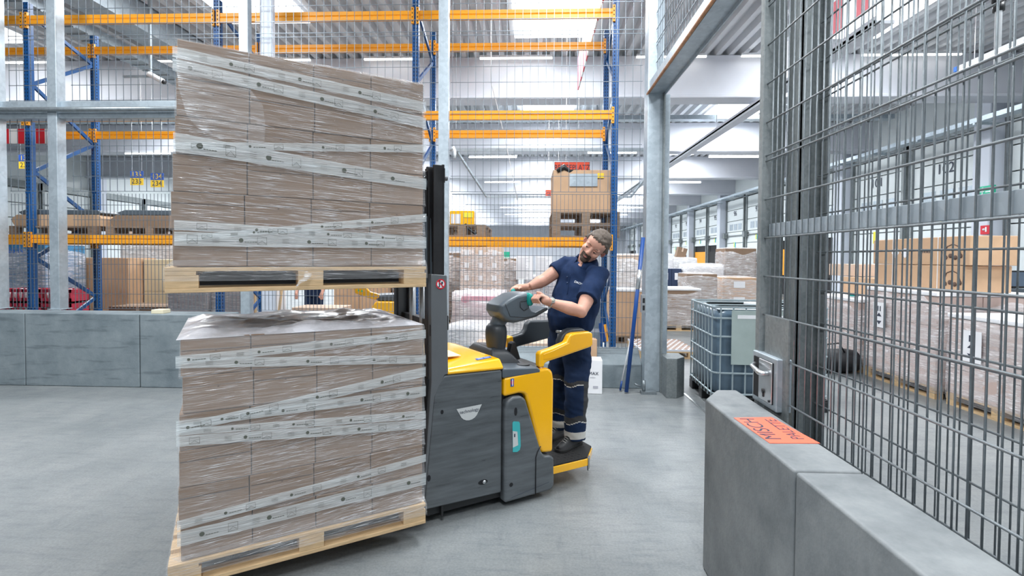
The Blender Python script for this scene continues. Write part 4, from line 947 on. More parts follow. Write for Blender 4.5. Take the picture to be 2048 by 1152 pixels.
# trousers
mb = MB()
mb.loft([ell((.310, 3.98, 1.14), Sv, Fv, .165, .130), ell((.306, 3.98, 1.06), Sv, Fv, .172, .135), ell((.304, 3.98, .97), Sv, Fv, .176, .135), ell((.302, 3.98, .91), Sv, Fv, .165, .12)])
mb.tube([V_((.352, 3.925, 1.0)), V_((.357, 3.905, .85)), V_((.352, 3.872, .68)), V_((.349, 3.872, .58)), V_((.347, 3.892, .42)), V_((.347, 3.905, .245))], [.115, .108, .094, .090, .084, .080], 26)
mb.tube([V_((.250, 4.05, 1.0)), V_((.246, 4.055, .85)), V_((.236, 4.048, .66)), V_((.234, 4.06, .56)), V_((.236, 4.10, .42)), V_((.238, 4.13, .262))], [.112, .104, .09, .086, .080, .076], 26)
tr_ = mb.build('trousers', [TROU, PATCH, REFL], person, remesh=.007, sm_it=4)
tm = bake(tr_)
dress(tm, .012, (7, 7, 12), (16, 16, 24), 5.); tm.update()
for p in tm.polygons:
    c = p.center; near = c.y < 3.99-.25*(c.x-.3); wob = .012*math.sin(c.x*38)
    zb = .292 if near else .305
    if abs(c.z-zb) < .029: p.material_index = 2
    side = near and c.x > .405
    for zc, hw in ((.70, .018), (.415, .026)):
        if abs(c.z-zc-wob) < hw: p.material_index = 1
        if -.006 < (zc+wob-hw)-c.z < .0005: p.material_index = 2
    if near and .41 < c.z < .70 and c.x > .40 and c.y < 3.87: p.material_index = 1
MB().tube([V_((.197, 3.862, 1.085)), V_((.21, 3.835, 1.087)), V_((.245, 3.815, 1.088))], .011, 8).build('belt_buckle', M['steel'], tr_)
MB().tube([V_((.205, 3.84, 1.07)), V_((.20, 3.83, 1.04)), V_((.213, 3.828, 1.03)), V_((.22, 3.83, 1.06))], .003, 6).build('key_ring', M['steel'], tr_)
# shoes
def shoe(c, nm='work_shoe', dirv=Fv):
    s_ = V_((0, 0, 1)).cross(dirv).normalized(); 
    def pt(a, b_, z): return c + dirv*a + s_*b_ + V_((0, 0, z))
    secs = [(-.125, .036, .10), (-.105, .044, .118), (-.06, .046, .12), (-.01, .044, .10), (.04, .046, .066), (.09, .049, .054), (.125, .042, .044), (.148, .022, .030)]
    rings = []
    for a, w_, h_ in secs:
        rings.append([pt(a, w_*math.cos(t)*(1 if math.sin(t) < .3 else .82), .012+h_*max(0, math.sin(t))*1. + (0 if math.sin(t) > 0 else .0)) if math.sin(t) > -.01 else pt(a, w_*.96*math.cos(t), .012) for t in [2*math.pi*i/20 for i in range(20)]])
    o = MB().loft(rings).build(nm, SHOE, person, sub=1)
    sole = [[pt(a, w_*1.08*math.cos(t), z) for a, w_, t in [( -.132+.286*(.5-.5*math.cos(q)), 0, 0) for q in []]] for z in ()]
    out = []
    for a, w_, _ in secs: out.append(pt(a*1.03, w_*1.08, 0))
    for a, w_, _ in reversed(secs): out.append(pt(a*1.03, -w_*1.08, 0))
    m_ = MB(); n_ = len(out); m_.add([p for p in out]+[p+V_((0, 0, .022)) for p in out], [tuple(range(n_)), tuple(range(n_, 2*n_))[::-1]]+[(i, n_+i, n_+(i+1) % n_, (i+1) % n_) for i in range(n_)])
    m_.build('sole', M['rubber'], o, bevel=.004)
    lc = MB()
    for k_ in range(5):
        a = .005+k_*.018; h_ = .098-k_*.0085; lc.tube([pt(a, -.022, h_-.006), pt(a+.006, 0, h_+.006), pt(a, .022, h_-.006)], .0024, 6)
    lc.build('laces', mat('grey_laces', (.35, .35, .33), .7), o)
    return o
shoe(V_((.300, 3.866, .1935))); shoe(V_((.216, 4.090, .1935)))
# wrist watch
wd = (LE-LW).normalized(); wc = LW+wd*.012; up_ = V_((-.25, -.80, .55)); up_ = (up_-wd*up_.dot(wd)).normalized(); sd = wd.cross(up_)
m_ = MB(); rg = []
for i in range(24):
    t = 2*math.pi*i/24; rg.append(wc+up_*math.cos(t)*.036+sd*math.sin(t)*.036)
for a, c in zip(rg, rg[1:]+rg[:1]): m_.beam(a, c, .017, .006, up=wd)
wt = m_.build('wrist_watch', M['steel'], person)
MB().bar(wc+up_*.034, wc+up_*.045, .021, 24).build('watch_case', M['steel'], wt, bevel=.002)
MB().bar(wc+up_*.0449, wc+up_*.0458, .0165, 24).build('watch_dial', mat('dial', (.35, .36, .30), .3), wt)
# ------------------------------------------------------------ goods, containers and things in the hall
BL = mat('bottle_blue_plastic', (.05, .22, .42), .3, var=.3, vscale=12)
PINK = mat('pink_wrap', (.80, .42, .50), .45, var=.3, vscale=6)
WHT = mat('white_carton', (.82, .82, .84), .6, var=.05, vscale=3)
GREY = mat('grey_carton', (.42, .38, .40), .6, var=.15, vscale=3)
CRED = mat('crate_red', (.42, .02, .05), .45, var=.3, vscale=12)
def base_pallet(parent, w, d, m_, h=.14):
    b = MB()
    for i in range(3):
        y = -d/2+i*(d-.1)/2; b.box(-w/2, w/2, y, y+.1, 0, .022)
        for j in range(3): x = -w/2+j*(w-.12)/2; b.box(x, x+.12, y, y+.1, .022, h-.022)
    for i in range(5): y = -d/2+i*(d-.14)/4; b.box(-w/2, w/2, y, y+.14, h-.022, h)
    return b.build('pallet', m_, parent)
def shell(parent, w, d, z0, z1, m_, amp=.02, name='film_wrap', sag=.0):
    N_ = 12; rings = []
    for k in range(9):
        t = k/8; z = z0+(z1-z0)*t; g = .012; r = []
        for i in range(4*N_):
            s_, q = divmod(i, N_); q = q/N_
            x, y = [(-w/2+w*q, -d/2), (w/2, -d/2+d*q), (w/2-w*q, d/2), (-w/2, d/2-d*q)][s_]
            n = mathutils.noise.noise(Vector((x*3+parent.location.x, y*3, z*5)))*amp
            f = 1+g+n+(.0 if t < .9 else -.04); r.append((x*f, y*f, z+(n*2 if t > .9 else 0)))
        rings.append(r)
    rings.append([(x*.5, y*.5, z1+.015+amp*.7) for x, y, z in rings[-1]])
    return MB().loft(rings, cap=True).build(name, m_, parent, fix=False)
def goods(loc, w, d, h, label, mt, nx=3, nz=4, rz=0., film_=None, pal=None, cat='pallet load', group=None, labels=False, bottom=.14, amp=.02, top=None, gap=.006):
    g = empty('pallet_load', loc, label, cat, group, rz)
    if bottom: base_pallet(g, w, d, pal or M['wood'])
    b = MB(); nxw = w/nx; nh = (h-bottom)/nz
    ny = 2
    for i in range(nx):
        for j in range(ny):
            for k in range(nz):
                jz = random.uniform(-.004, .004)
                b.box(-w/2+i*nxw+gap/2, -w/2+(i+1)*nxw-gap/2, -d/2+j*d/ny+gap/2+jz, -d/2+(j+1)*d/ny-gap/2+jz, bottom+k*nh, bottom+(k+1)*nh-gap/2)
    o = b.build('stacked_cartons', mt, g, bevel=.006, seg=1)
    if labels:
        for i in range(nx):
            for k in range(nz): MB().box(-w/2+(i+.3)*nxw, -w/2+(i+.62)*nxw, -d/2-.012, -d/2-.008, bottom+(k+.35)*nh, bottom+(k+.75)*nh).build('carton_label', WHT, g)
    if top: MB().box(-w/2-.01, w/2+.01, -d/2-.01, d/2+.01, h, h+.05).build('top_cover', top, g, bevel=.01)
    if film_: shell(g, w, d, bottom*.5, h+.01, film_, amp)
    return g
def carton(loc, w, d, h, label, mt, rz=0., name='cardboard_box', cat='box', group=None, tape=True, rot=None):
    o = MB().box(-w/2, w/2, -d/2, d/2, 0, h).build(name, mt, None, bevel=.008); o.location = loc; o.rotation_euler = rot or (0, 0, rz)
    if tape: MB().box(-w/2+.01, w/2-.01, -.03, .03, h, h+.002).box(-.03, .03, -d/2-.002, -d/2, h*.6, h).build('packing_tape', M['card_pale'], o)
    return props(o, label, cat, group)
# left of the truck, behind the racks
g = goods((-9.95, 9.9, 0), 1.0, .9, 1.83, 'tall load of blue and clear bottle packs under a white top, far left', BL, 4, 7, film_=F_BG, top=WHT)
text('26-N', .16, mat('print_blue', (.03, .15, .6), .5), g, (0, -.53, 1.72), (R(90), 0, 0), 'number')
for k in range(2):
    b = empty('crate_stack', (-9.3+k*.72, 8.95, 0), ['stack of red and white bottle crates behind the first rack upright', 'stack of red and white bottle crates right of the second fence post'][k], 'crates', 'red crate stacks')
    for q in range(4):
        m_ = MB(); z = q*.26
        m_.box(-.3, .3, -.2, .2, z, z+.02).box(-.3, .3, -.2, -.18, z, z+.08).box(-.3, .3, .18, .2, z, z+.24).box(-.3, -.28, -.2, .2, z, z+.24).box(.28, .3, -.2, .2, z, z+.24).box(-.3, .3, -.2, -.18, z+.18, z+.24)
        for i in range(6): m_.box(-.28+i*.1, -.26+i*.1, -.2, -.18, z, z+.24)
        m_.build('crate', CRED, b)
        mm = MB()
        for i in range(5):
            for j in range(3): mm.bar((-.22+i*.11, -.12+j*.12, z+.02), (-.22+i*.11, -.12+j*.12, z+.23), .032, 8)
        mm.build('bottles', WHT, b)
carton((-9.3, 10.82, .0), 1.45, .8, 1.58, 'tall plain brown cardboard box with a white label, behind the second fence post', M['card_light'])
lab = MB().box(-9.95, -9.75, 10.40, 10.415, 1.30, 1.36); props(lab.build('paper_label', WHT), 'small white paper label on the tall brown cardboard box', 'label')
goods((-9.75, 12.9, 0), 1.3, 1, 2.35, 'high peach load in white film, right of the tall brown box', M['card_pale'], 3, 5, film_=F_THICK, amp=.03)
goods((-8.4, 13.1, 0), 1.1, 1, 2.1, 'peach carton load in white film, half hidden by the raised load', M['card_pale'], 3, 5, film_=F_THICK, amp=.03)
goods((-8.0, 11.2, 0), 1.1, .8, 1.55, 'pale wooden crate load with a red mark, beside the raised load', mat('pale_crate', (.80, .68, .45), .6), 2, 2, film_=None)
carton((-7.52, 9.75, 0), 1.15, .8, .66, 'flat brown carton stack lying low behind the wooden block on the kerb', M['card'])
for x, lab_ in ((-6.5, 'left grey-lilac film-wrapped load under the raised pallet'), (-5.65, 'right grey-lilac film-wrapped load under the raised pallet')):
    goods((x, 9.7, 0), .78, .8, 1.12, lab_, GREY, 4, 2, film_=F_BG, group='grey wrapped loads')
cb = empty('terminal_cabinet', (-4.83, 9.15, 0), 'white terminal cabinet with blue screen seen between the two loads', 'cabinet')
MB().box(-.20, .20, -.2, .2, 0, 1.15).build('housing', WHT, cb, bevel=.02)
MB().box(-.09, .07, -.215, -.2, .75, 1.02).build('screen', NB, cb, bevel=.008); MB().box(-.07, .05, -.212, -.2, .55, .60).build('slot', M['black'], cb)
for a, c, l in (((-4.85, 8.7, 0), (-4.95, 8.85, 1.5), 'left pale wooden pole leaning before the terminal cabinet'), ((-4.52, 8.7, 0), (-4.40, 8.85, 1.5), 'right pale wooden pole leaning before the terminal cabinet')):
    props(MB().bar(a, c, .022, 8).build('wooden_pole', M['wood']), l, 'pole')
# second worker in the distance
mb = MB(); bx, by = -4.33, 9.9
mb.loft([ell((bx, by, z), (1, 0, 0), (0, 1, 0), a, b_) for z, a, b_ in ((.85, .17, .11), (1.0, .16, .11), (1.25, .19, .13), (1.42, .19, .12), (1.5, .08, .07))])
mb.tube([(bx, by, 1.48), (bx, by-.02, 1.6)], .055, 12); mb.sphere((bx, by-.03, 1.68), (.078, .098, .115))
mb.sphere((bx, by-.13, 1.665), (.013, .014, .02)); mb.sphere((bx-.08, by, 1.68), (.01, .02, .03)); mb.sphere((bx+.08, by, 1.68), (.01, .02, .03))
for s_ in (-1, 1):
    mb.tube([(bx+s_*.2, by, 1.42), (bx+s_*.27, by-.05, 1.15), (bx+s_*.25, by-.22, .93)], [.055, .045, .032], 12)
    hw_ = Vector((bx+s_*.25, by-.24, .90)); mb.sphere(hw_, (.035, .03, .045))
    for q in range(4): mb.tube([hw_+Vector(((q-1.5)*.018, 0, -.02)), hw_+Vector(((q-1.5)*.02, -.01, -.075-.01*(q in (1, 2)))), hw_+Vector(((q-1.5)*.018, .01, -.10))], [.010, .009, .007], 8)
    mb.tube([hw_, hw_+Vector((-s_*.04, -.02, -.03)), hw_+Vector((-s_*.045, -.02, -.06))], [.013, .010, .008], 8)
    mb.tube([(bx+s_*.09, by, .9), (bx+s_*.10, by-.02, .48), (bx+s_*.10, by, .08)], [.08, .055, .04], 12)
    mb.tube([(bx+s_*.10, by+.03, .05), (bx+s_*.10, by-.18, .035)], [.045, .03], 10)
p2_ = mb.build('person', SKIN, remesh=.012, sm_it=2); bake(p2_)
props(p2_, 'worker in dark navy clothes seen in the distance under the raised pallet', 'person')
mb = MB(); mb.loft([ell((bx, by, z), (1, 0, 0), (0, 1, 0), a, b_) for z, a, b_ in ((.95, .19, .13), (1.25, .215, .15), (1.42, .215, .14), (1.50, .10, .09))])
for s_ in (-1, 1): mb.tube([(bx+s_*.19, by, 1.43), (bx+s_*.25, by-.03, 1.22)], [.075, .07], 12)
bake(mb.build('shirt', POLO, p2_, remesh=.015, sm_it=2))
mb = MB(); mb.loft([ell((bx, by, z), (1, 0, 0), (0, 1, 0), a, b_) for z, a, b_ in ((1.02, .19, .13), (.85, .19, .13))])
for s_ in (-1, 1): mb.tube([(bx+s_*.09, by, .9), (bx+s_*.10, by-.02, .48), (bx+s_*.10, by, .08)], [.10, .085, .08], 12)
bake(mb.build('trousers', TROU, p2_, remesh=.015, sm_it=2))
MB().sphere((bx, by-.005, 1.715), (.085, .10, .10)).build('hair', HAIR, p2_)
for s_ in (-1, 1): MB().box(bx+s_*.10-.045, bx+s_*.10+.045, by-.22, by+.06, .0, .09).build('shoe', SHOE, p2_, bevel=.03)
carton((-3.95, 9.4, 0), .9, .6, .70, 'flat-topped brown box between the distant worker and the far yellow truck', M['card_pale'])
g = goods((-3.95, 11.9, 0), 1.2, .9, 1.35, 'brown carton with printed word BELADEN behind the distant worker', M['card_light'], 2, 2)
text('BELADEN', .12, M['dark_text'], g, (-.1, -.47, 1.0), (R(90), 0, 0), 'lettering')
goods((-2.72, 12.4, 0), 1.2, 1, 1.25, 'loose brown cartons and white bags seen beyond the far yellow truck', M['card'], 4, 3, film_=F_BG, amp=.05)
# second stacker truck beyond the fence
t2 = empty('stacker_truck', (-2.35, 9.1, 0), 'second yellow truck parked beyond the fence, partly hidden behind the black mast', 'stacker truck')
MB().prism([(-.45, .12), (-.45, .78), (-.38, .86), (.35, .86), (.35, .12)], -.35, .35).build('body_panel', YEL, t2, bevel=.03)
MB().prism([(-.80, 1.12), (-.78, 1.0), (-.42, .88), (-.34, .92), (-.34, .98), (-.5, 1.02), (-.6, 1.12)], -.3, -.22).build('side_arm', YEL, t2, bevel=.015)
MB().prism([(-.5, .96), (.35, 1.0), (.35, .86), (-.36, .86)], -.28, .28).build('console', PL2, t2, bevel=.02)
MB().box(.36, .46, -.3, -.2, .05, 2.3).box(.36, .46, .2, .3, .05, 2.3).build('mast', MAST, t2)
MB().bar((-.2, -.3, .1), (-.2, .3, .1), .1, 20).build('wheel', M['rubber'], t2)
MB().add([(-.70+.018*math.cos(a), -.302, 1.045+.018*math.sin(a)) for a in [i*math.pi/5 for i in range(10)]]+[(-.64+.018*math.cos(a), -.302, 1.035+.018*math.sin(a)) for a in [i*math.pi/5 for i in range(10)]], [tuple(range(10)), tuple(range(10, 20))]).build('green_dots', mat('green', (.02, .6, .12), .5), t2, fix=False)
# middle, seen between the mast and the man
goods((-1.15, 11.95, 0), .95, .9, 1.88, 'tall brown carton load with rows of white labels, right of the mast', M['card_pale'], 3, 6, film_=F_BG, labels=True)
goods((-1.95, 12.9, 0), .5, .9, 1.75, 'narrow brown load left of the white-labelled cartons', M['card'], 2, 4, film_=F_BG)
goods((-.60, 13.1, 0), .5, .9, 1.62, 'narrow brown load right of the white-labelled cartons', M['card'], 2, 4, film_=F_BG)
g = goods((-1.02, 10.1, 0), 1.0, .9, .90, 'slumped pink and white film-wrapped bags low behind the truck, upper heap', PINK, 3, 3, film_=F_THICK, amp=.09)
g = goods((-.98, 8.9, 0), .95, .7, .42, 'low white film heap behind the battery hood', WHT, 2, 2, film_=F_THICK, amp=.10, bottom=.14)
goods((.25, 13.9, 0), .9, .9, 1.12, 'dark mixed load in clear film behind the tiller', GREY, 3, 3, film_=F_BG, amp=.04)
goods((-.1, 9.8, 0), .9, .7, .62, 'low load of white bags with a green bundle behind the tiller head', WHT, 3, 2, film_=F_THICK, amp=.06)
props(MB().sphere((-.30, 9.40, .60), (.10, .08, .16)).build('green_bundle', mat('leaf_green', (.12, .45, .16), .5, var=.3, vscale=12)), 'small bright green bundle lying on the low white bags', 'bundle')['kind'] = 'thing'
carton((-.25, 8.45, 0), 1.3, .5, .25, 'low flat brown carton on the floor behind the truck console', M['card_pale'])
for x, l in ((-.17, 'left white notice board with dense printed list behind the tiller'), (.31, 'right white notice board with dense printed list behind the tiller')):
    nb = empty('notice_board', (x, 12.5, 0), l, 'notice board', 'notice boards behind the tiller')
    MB().box(-.21, .21, -.01, .01, 1.10, 1.69).build('board', WHT, nb)
    MB().box(-.02, .02, .01, .04, 0, 1.5).box(-.25, .25, -.15, .15, 0, .03).build('stand', M['galv'], nb)
    m_ = MB()
    for i in range(14): m_.box(-.17, .02+.13*random.random(), -.013, -.01, 1.15+i*.036, 1.158+i*.036)
    m_.build('printed_lines', mat('grey_print', (.45, .45, .5), .6), nb)
ex = props(MB().box(-.15, .15, -.01, .01, 0, .2).build('exit_sign', mat('exit_green', (.02, .5, .30), .5)), 'small green escape sign behind the narrow brown load', 'sign'); ex.location = (-.75, 14, 1.6)
MB().bar((0, .02, -1.6), (0, .02, .1), .015, 6).build('pole', M['galv'], ex)
# right of the man, behind the fence
goods((1.86, 10.2, 0), .58, .8, 1.0, 'beige carton block with white top sheet on a dark pallet, right of the man', M['card_light'], 1, 1, pal=M['wood_old'], top=WHT)
goods((2.4, 12.5, 0), .75, .9, 1.72, 'tall brown film-wrapped load behind the blue pole', M['card_pale'], 2, 4, film_=F_THICK)
cbx = empty('steel_cabinet', (1.08, 8.4, 0), 'narrow light grey steel cabinet right behind the man', 'cabinet')
MB().box(-.14, .14, -.15, .15, 0, .98).build('housing', M['white_paint'], cbx, bevel=.01)
MB().box(-.11, .11, -.16, -.15, .50, .92).box(-.11, .11, -.16, -.15, .06, .44).build('drawer_fronts', M['galv'], cbx, bevel=.004)
carton((1.08, 8.4, .98), .26, .26, .14, 'small brown box with white lid on the grey steel cabinet', M['card'])
bx_ = carton((.72, 6.22, 0), .30, .22, .415, 'white upright carton with MAX lettering behind the man', WHT, rz=R(-3), tape=False)
text('MAX', .055, M['dark_text'], bx_, (.045, -.112, .25), (R(90), 0, 0), 'lettering'); MB().box(.005, .07, -.1125, -.111, .20, .205).box(.04, .10, -.1125, -.111, .07, .10).build('small_print', mat('grey_print', (.45, .45, .5), .6), bx_)
carton((.74, 6.52, .31), .20, .14, .30, 'open brown carton standing on the kerb behind the white carton', M['card_light'], rz=R(4), tape=False)
ps = empty('push_broom', (0, 0, 0), 'long blue broom handle leaning against the gate portal post', 'broom')
MB().bar((1.165, 6.16, .02), (1.352, 6.193, 1.90), .024, 12).build('handle', mat('handle_blue', (.004, .055, .24), .4), ps)
MB().bar((1.288, 6.182, 1.27), (1.312, 6.187, 1.51), .0265, 12).build('silver_sleeve', M['steel'], ps)
ps = empty('squeegee', (0, 0, 0), 'thin white pole with short blue end beside the blue broom handle', 'pole')
MB().bar((1.12, 6.25, .10), (1.31, 6.33, 1.0), .009, 8).build('handle', M['white'], ps); MB().bar((1.105, 6.24, .015), (1.125, 6.25, .13), .012, 8).build('blue_end', mat('handle_blue', (.004, .055, .24), .4), ps)
sh = empty('snow_shovel', (0, 0, 0), 'blue and orange shovel blade propped behind the low kerb by the rack upright', 'shovel')
MB().beam((1.0, 6.95, .50), (.96, 7.0, .75), .02, .08).build('blade', mat('handle_blue', (.004, .055, .24), .4), sh); MB().beam((1.04, 6.97, .50), (1.01, 7.0, .73), .06, .02).build('grip_plate', M['orange'], sh)
MB().bar((.99, 6.93, .02), (1.0, 6.97, .6), .012, 8).build('shaft', M['steel'], sh)
# on the rack
g = goods((.76, 7.72, 2.30), .93, .72, .62, 'open brown cardboard box bulging on two pallets on the right rack bay', M['card_light'], 1, 1, bottom=0, cat='box')
MB().box(-.22, .18, -.375, -.362, .38, .56).build('grey_document_sheet', M['galv'], g); MB().box(.18, .27, -.374, -.361, .50, .57).build('yellow_label', NY, g)
MB().tube([(-.40, -.36, .60), (-.3, -.34, .66), (-.22, -.34, .60), (-.1, -.33, .62)], [.03, .05, .03, .01], 8).build('crumpled_flap', M['black'], g)
for k, l in enumerate(('lower', 'upper')):
    p = empty('wooden_pallet', (.76, 7.72, 1.935+k*.182), '%s of two weathered brown pallets under the open box on the rack' % l, 'pallet', 'weathered pallets on the rack')
    base_pallet(p, .95, 1.15, M['wood_old'], .18)
p = empty('wooden_pallet', (-.98, 7.62, 1.935), 'weathered pallet on the rack under the yellow battery case', 'pallet'); base_pallet(p, .66, 1.15, M['wood_old'], .17)
bt = empty('battery_case', (-1.02, 7.5, 2.105), 'yellow case with grey front panels on the rack pallet beside the post', 'case')
MB().box(-.18, .18, -.15, .15, 0, .22).build('case', YEL, bt, bevel=.015); MB().box(-.10, -.02, -.157, -.15, .03, .17).box(-.16, -.11, -.157, -.15, .03, .17).build('front_panels', WHT, bt); MB().box(.02, .16, -.157, -.15, .12, .19).build('vent', mat('yellow_sticker', (.85, .75, .05), .5), bt)
MB().tube([(.05, -.16, .02), (.12, -.2, -.06), (.2, -.2, -.12), (.24, -.18, -.06)], .02, 8).build('cable', M['black'], bt)
for k in range(2):
    o = MB().prism([(-1.05, 0), (-1.15, .10), (-1.0, .17), (1.0, .17), (1.1, .12), (1.12, 0)], -.45, .45).build('cardboard_sheets', M['card_light'] if k == 0 else M['card'], bevel=.01)
    o.location = (-6.95+k*1.45, 7.6+k*.06, 2.06+k*.0); o.scale = (.62, 1, 1)
    props(o, ['left bundle of flat cardboard sheets on the left rack bay', 'right bundle of flat cardboard sheets on the left rack bay'][k], 'cardboard sheets', 'flat cardboard on the rack')
    MB().prism([(-.9, .172), (-1.0, .21), (-.8, .25), (.95, .24), (1.05, .20), (1.0, .172)], -.43, .43).build('grey_foam_top', PL2, o, bevel=.01)
    p = empty('wooden_pallet', (-6.95+k*1.45, 7.62, 1.93), ['weathered pallet on the rack under the left cardboard sheets', 'weathered pallet on the rack under the right cardboard sheets'][k], 'pallet'); base_pallet(p, 1.3, 1.1, M['wood_old'], .13)
# right, through the gate opening
def ibc(loc, rz):
    g = empty('bulk_container', loc, 'caged blue-grey bulk liquid container on a pallet, just past the gate opening', 'container', None, rz)
    W, D = 1.2, 1.0
    def rr(w, d, z, r=.07, n=5):
        out = []
        for cx, cy, a0 in ((w/2-r, d/2-r, 0), (-w/2+r, d/2-r, 90), (-w/2+r, -d/2+r, 180), (w/2-r, -d/2+r, 270)):
            for i in range(n+1): a = R(a0+90*i/n); out.append((cx+r*math.cos(a), cy+r*math.sin(a), z))
        return out
    tank = mat('tank_blue_plastic', (.10, .155, .21), .28, var=.15, vscale=3, spec=.6)
    body = []
    for z, s_ in ((.15, .95), (.18, 1.0), (.40, 1.01), (.6, 1.0), (.85, 1.01), (1.02, 1.0), (1.08, .96), (1.10, .85)): body.append(rr((W-.08)*s_, (D-.08)*s_, z, .10))
    MB().loft(body).build('tank', tank, g)
    MB().box(-W/2+.06, W/2-.06, -D/2+.06, D/2-.06, 1.085, 1.10).build('tank_top', mat('tank_white_top', (.72, .80, .84), .4), g, bevel=.01)
    MB().bar((0, 0, 1.10), (0, 0, 1.135), .11, 24).build('lid', M['white'], g)
    c = MB()
    for z in (.17, .40, .60, .80, 1.0, 1.12):
        r = rr(W, D, z, .07)
        for a, b_ in zip(r, r[1:]+r[:1]): c.bar(a, b_, .011, 6)
    for i in range(9):
        x = -W/2+.07+i*(W-.14)/8
        c.bar((x, -D/2, .12), (x, -D/2, 1.12), .009, 6).bar((x, D/2, .12), (x, D/2, 1.12), .009, 6)
    for i in range(8):
        y = -D/2+.07+i*(D-.14)/7
        c.bar((-W/2, y, .12), (-W/2, y, 1.12), .009, 6).bar((W/2, y, .12), (W/2, y, 1.12), .009, 6)
    for y in (-.2, .2): c.bar((-W/2, y, 1.12), (W/2, y, 1.12), .011, 6)
    c.build('cage', mat('cage_steel', (.36, .43, .46), .4, .4), g)
    p = MB().box(-W/2, W/2, -D/2, D/2, .115, .14)
    for x in (-W/2, -.08, W/2-.16):
        for y in (-D/2, -.07, D/2-.14): p.box(x, x+.16, y, y+.14, .0, .115)
    p.build('plastic_pallet', M['black'], g, bevel=.008)
    MB().box(-.42, .48, -D/2-.018, -D/2-.010, .50, 1.09).build('label_plate', mat('grey_green_plate', (.42, .50, .48), .4, .3, var=.08, vscale=4), g)
    MB().box(-.36, .40, -D/2-.020, -D/2-.018, 1.0, 1.04).build('plate_print', WHT, g)
    MB().bar((-.0, -D/2+.1, .2), (0, -D/2-.04, .2), .04, 16).build('outlet_valve', M['black'], g)
ibc((2.62, 6.04, 0), R(-3))
goods((3.35, 12.0, 0), .95, .9, .92, 'brown carton load with white film top on a pale pallet beside the portal post', M['card'], 1, 2, film_=F_BG, top=WHT, amp=.03)
mt_ = empty('mat_stack', (2.25, 8.9, 0), 'low pallet with perforated orange and white mats beyond the gate opening', 'mat')
base_pallet(mt_, .9, 1.1, M['wood'], .12)
m_ = MB().box(-.45, .45, -.55, .55, .12, .15)
m_.build('mats', M['white_paint'], mt_); m_ = MB()
for i in range(9):
    for j in range(11): m_.bar((-.4+i*.1+.05*(j % 2), -.5+j*.1, .1502), (-.4+i*.1+.05*(j % 2), -.5+j*.1, .154), .038, 6)
o = m_.build('perforation', mat('brown_perforation', (.34, .20, .12), .7), mt_); o['kind'] = 'stuff'
goods((4.85, 15.0, 0), .85, .9, 1.21, 'brown film-wrapped carton behind the bulk container, in front of the black drums', M['card'], 2, 1, film_=F_BG)
dr = empty('drum_load', (5.72, 17.3, 0), 'load of dark film-wrapped drums with a white top, behind the bulk container', 'pallet load')
base_pallet(dr, 1.2, 1.0, M['wood']); m_ = MB()
for z in (.14, .62):
    for x in (-.42, -.14, .14, .42):
        for y in (-.3, .0, .3): m_.bar((x, y, z), (x, y, z+.45), .138, 14)
m_.build('drums', mat('black_drum', (.03, .03, .05), .3), dr); MB().box(-.6, .6, -.45, .45, 1.08, 1.42).build('white_packs', WHT, dr, bevel=.03); shell(dr, 1.2, .95, .1, 1.46, F_BG, .03)
goods((7.1, 17.9, 0), 1.05, .9, 2.0, 'tall reddish-brown film-wrapped load behind the gate edge', M['card'], 1, 2, film_=F_BG)
goods((6.3, 15.9, 0), 1.05, .9, 1.08, 'two long brown cartons with white labels right behind the bulk container', M['card_light'], 1, 2, film_=F_BG, labels=True)
carton((5.9, 20.4, 1.68), .36, .3, .40, 'small tilted brown carton high on the far load', M['card'], rot=(0, R(14), 0)); goods((5.9, 20.4, 0), 1.1, .9, 1.66, 'far white-wrapped load below the small tilted carton', WHT, 3, 3, film_=F_THICK)
goods((4.85, 19.2, 0), .7, .9, 1.80, 'far mixed load with blue-white packs beside the portal post', WHT, 2, 4, film_=F_THICK)
goods((4.75, 17.6, 0), .65, .6, 1.30, 'dark blue and white carton pack on the far load left of the drums', mat('pack_navy', (.02, .04, .10), .5), 2, 2, film_=None, labels=True)
goods((8.3, 19.6, 0), 1.3, 1, 1.5, 'brown load far behind the double gate posts', M['card'], 3, 3, film_=F_BG)
# loads seen through the mesh on the right
for y0, h, nz, l in ((8.15, 1.02, 2, 'first film-wrapped carton load behind the black bag, seen through the mesh'), (6.75, 1.22, 3, 'second film-wrapped carton load with up-arrow label, seen through the mesh'), (5.33, 1.0, 3, 'third film-wrapped carton load with up-arrow label, close on the right')):
    g = goods((5.3, y0, 0), 1.25, 1.05, h, l, mat('lilac_cartons', (.50, .38, .34), .7, var=.12, vscale=2), 2, nz, film_=F_BG, rz=R(90), amp=.03, top=WHT)
for y, z, l in ((7.05, .90, 'a'), (5.6, .72, 'b')):
    o = props(MB().box(4.735, 4.739, y-.12, y+.12, z-.17, z+.17).build('arrow_label', WHT), 'white paper label with two arrows on the %s film-wrapped load' % ('second' if l == 'a' else 'third'), 'label')
    MB().add([(4.733, y-.05, z-.02), (4.733, y+.05, z-.02), (4.733, y, z+.03)], [(0, 1, 2)]).build('arrow', M['dark_text'], o, fix=False)
    MB().add([(4.733, y-.05, z-.08), (4.733, y+.05, z-.08), (4.733, y, z-.13)], [(0, 1, 2)]).build('arrow', M['dark_text'], o, fix=False)
    for q in (-.022, .022): MB().box(4.732, 4.734, y+q-.008, y+q+.008, z+.05, z+.12).build('stripe', M['dark_text'], o)
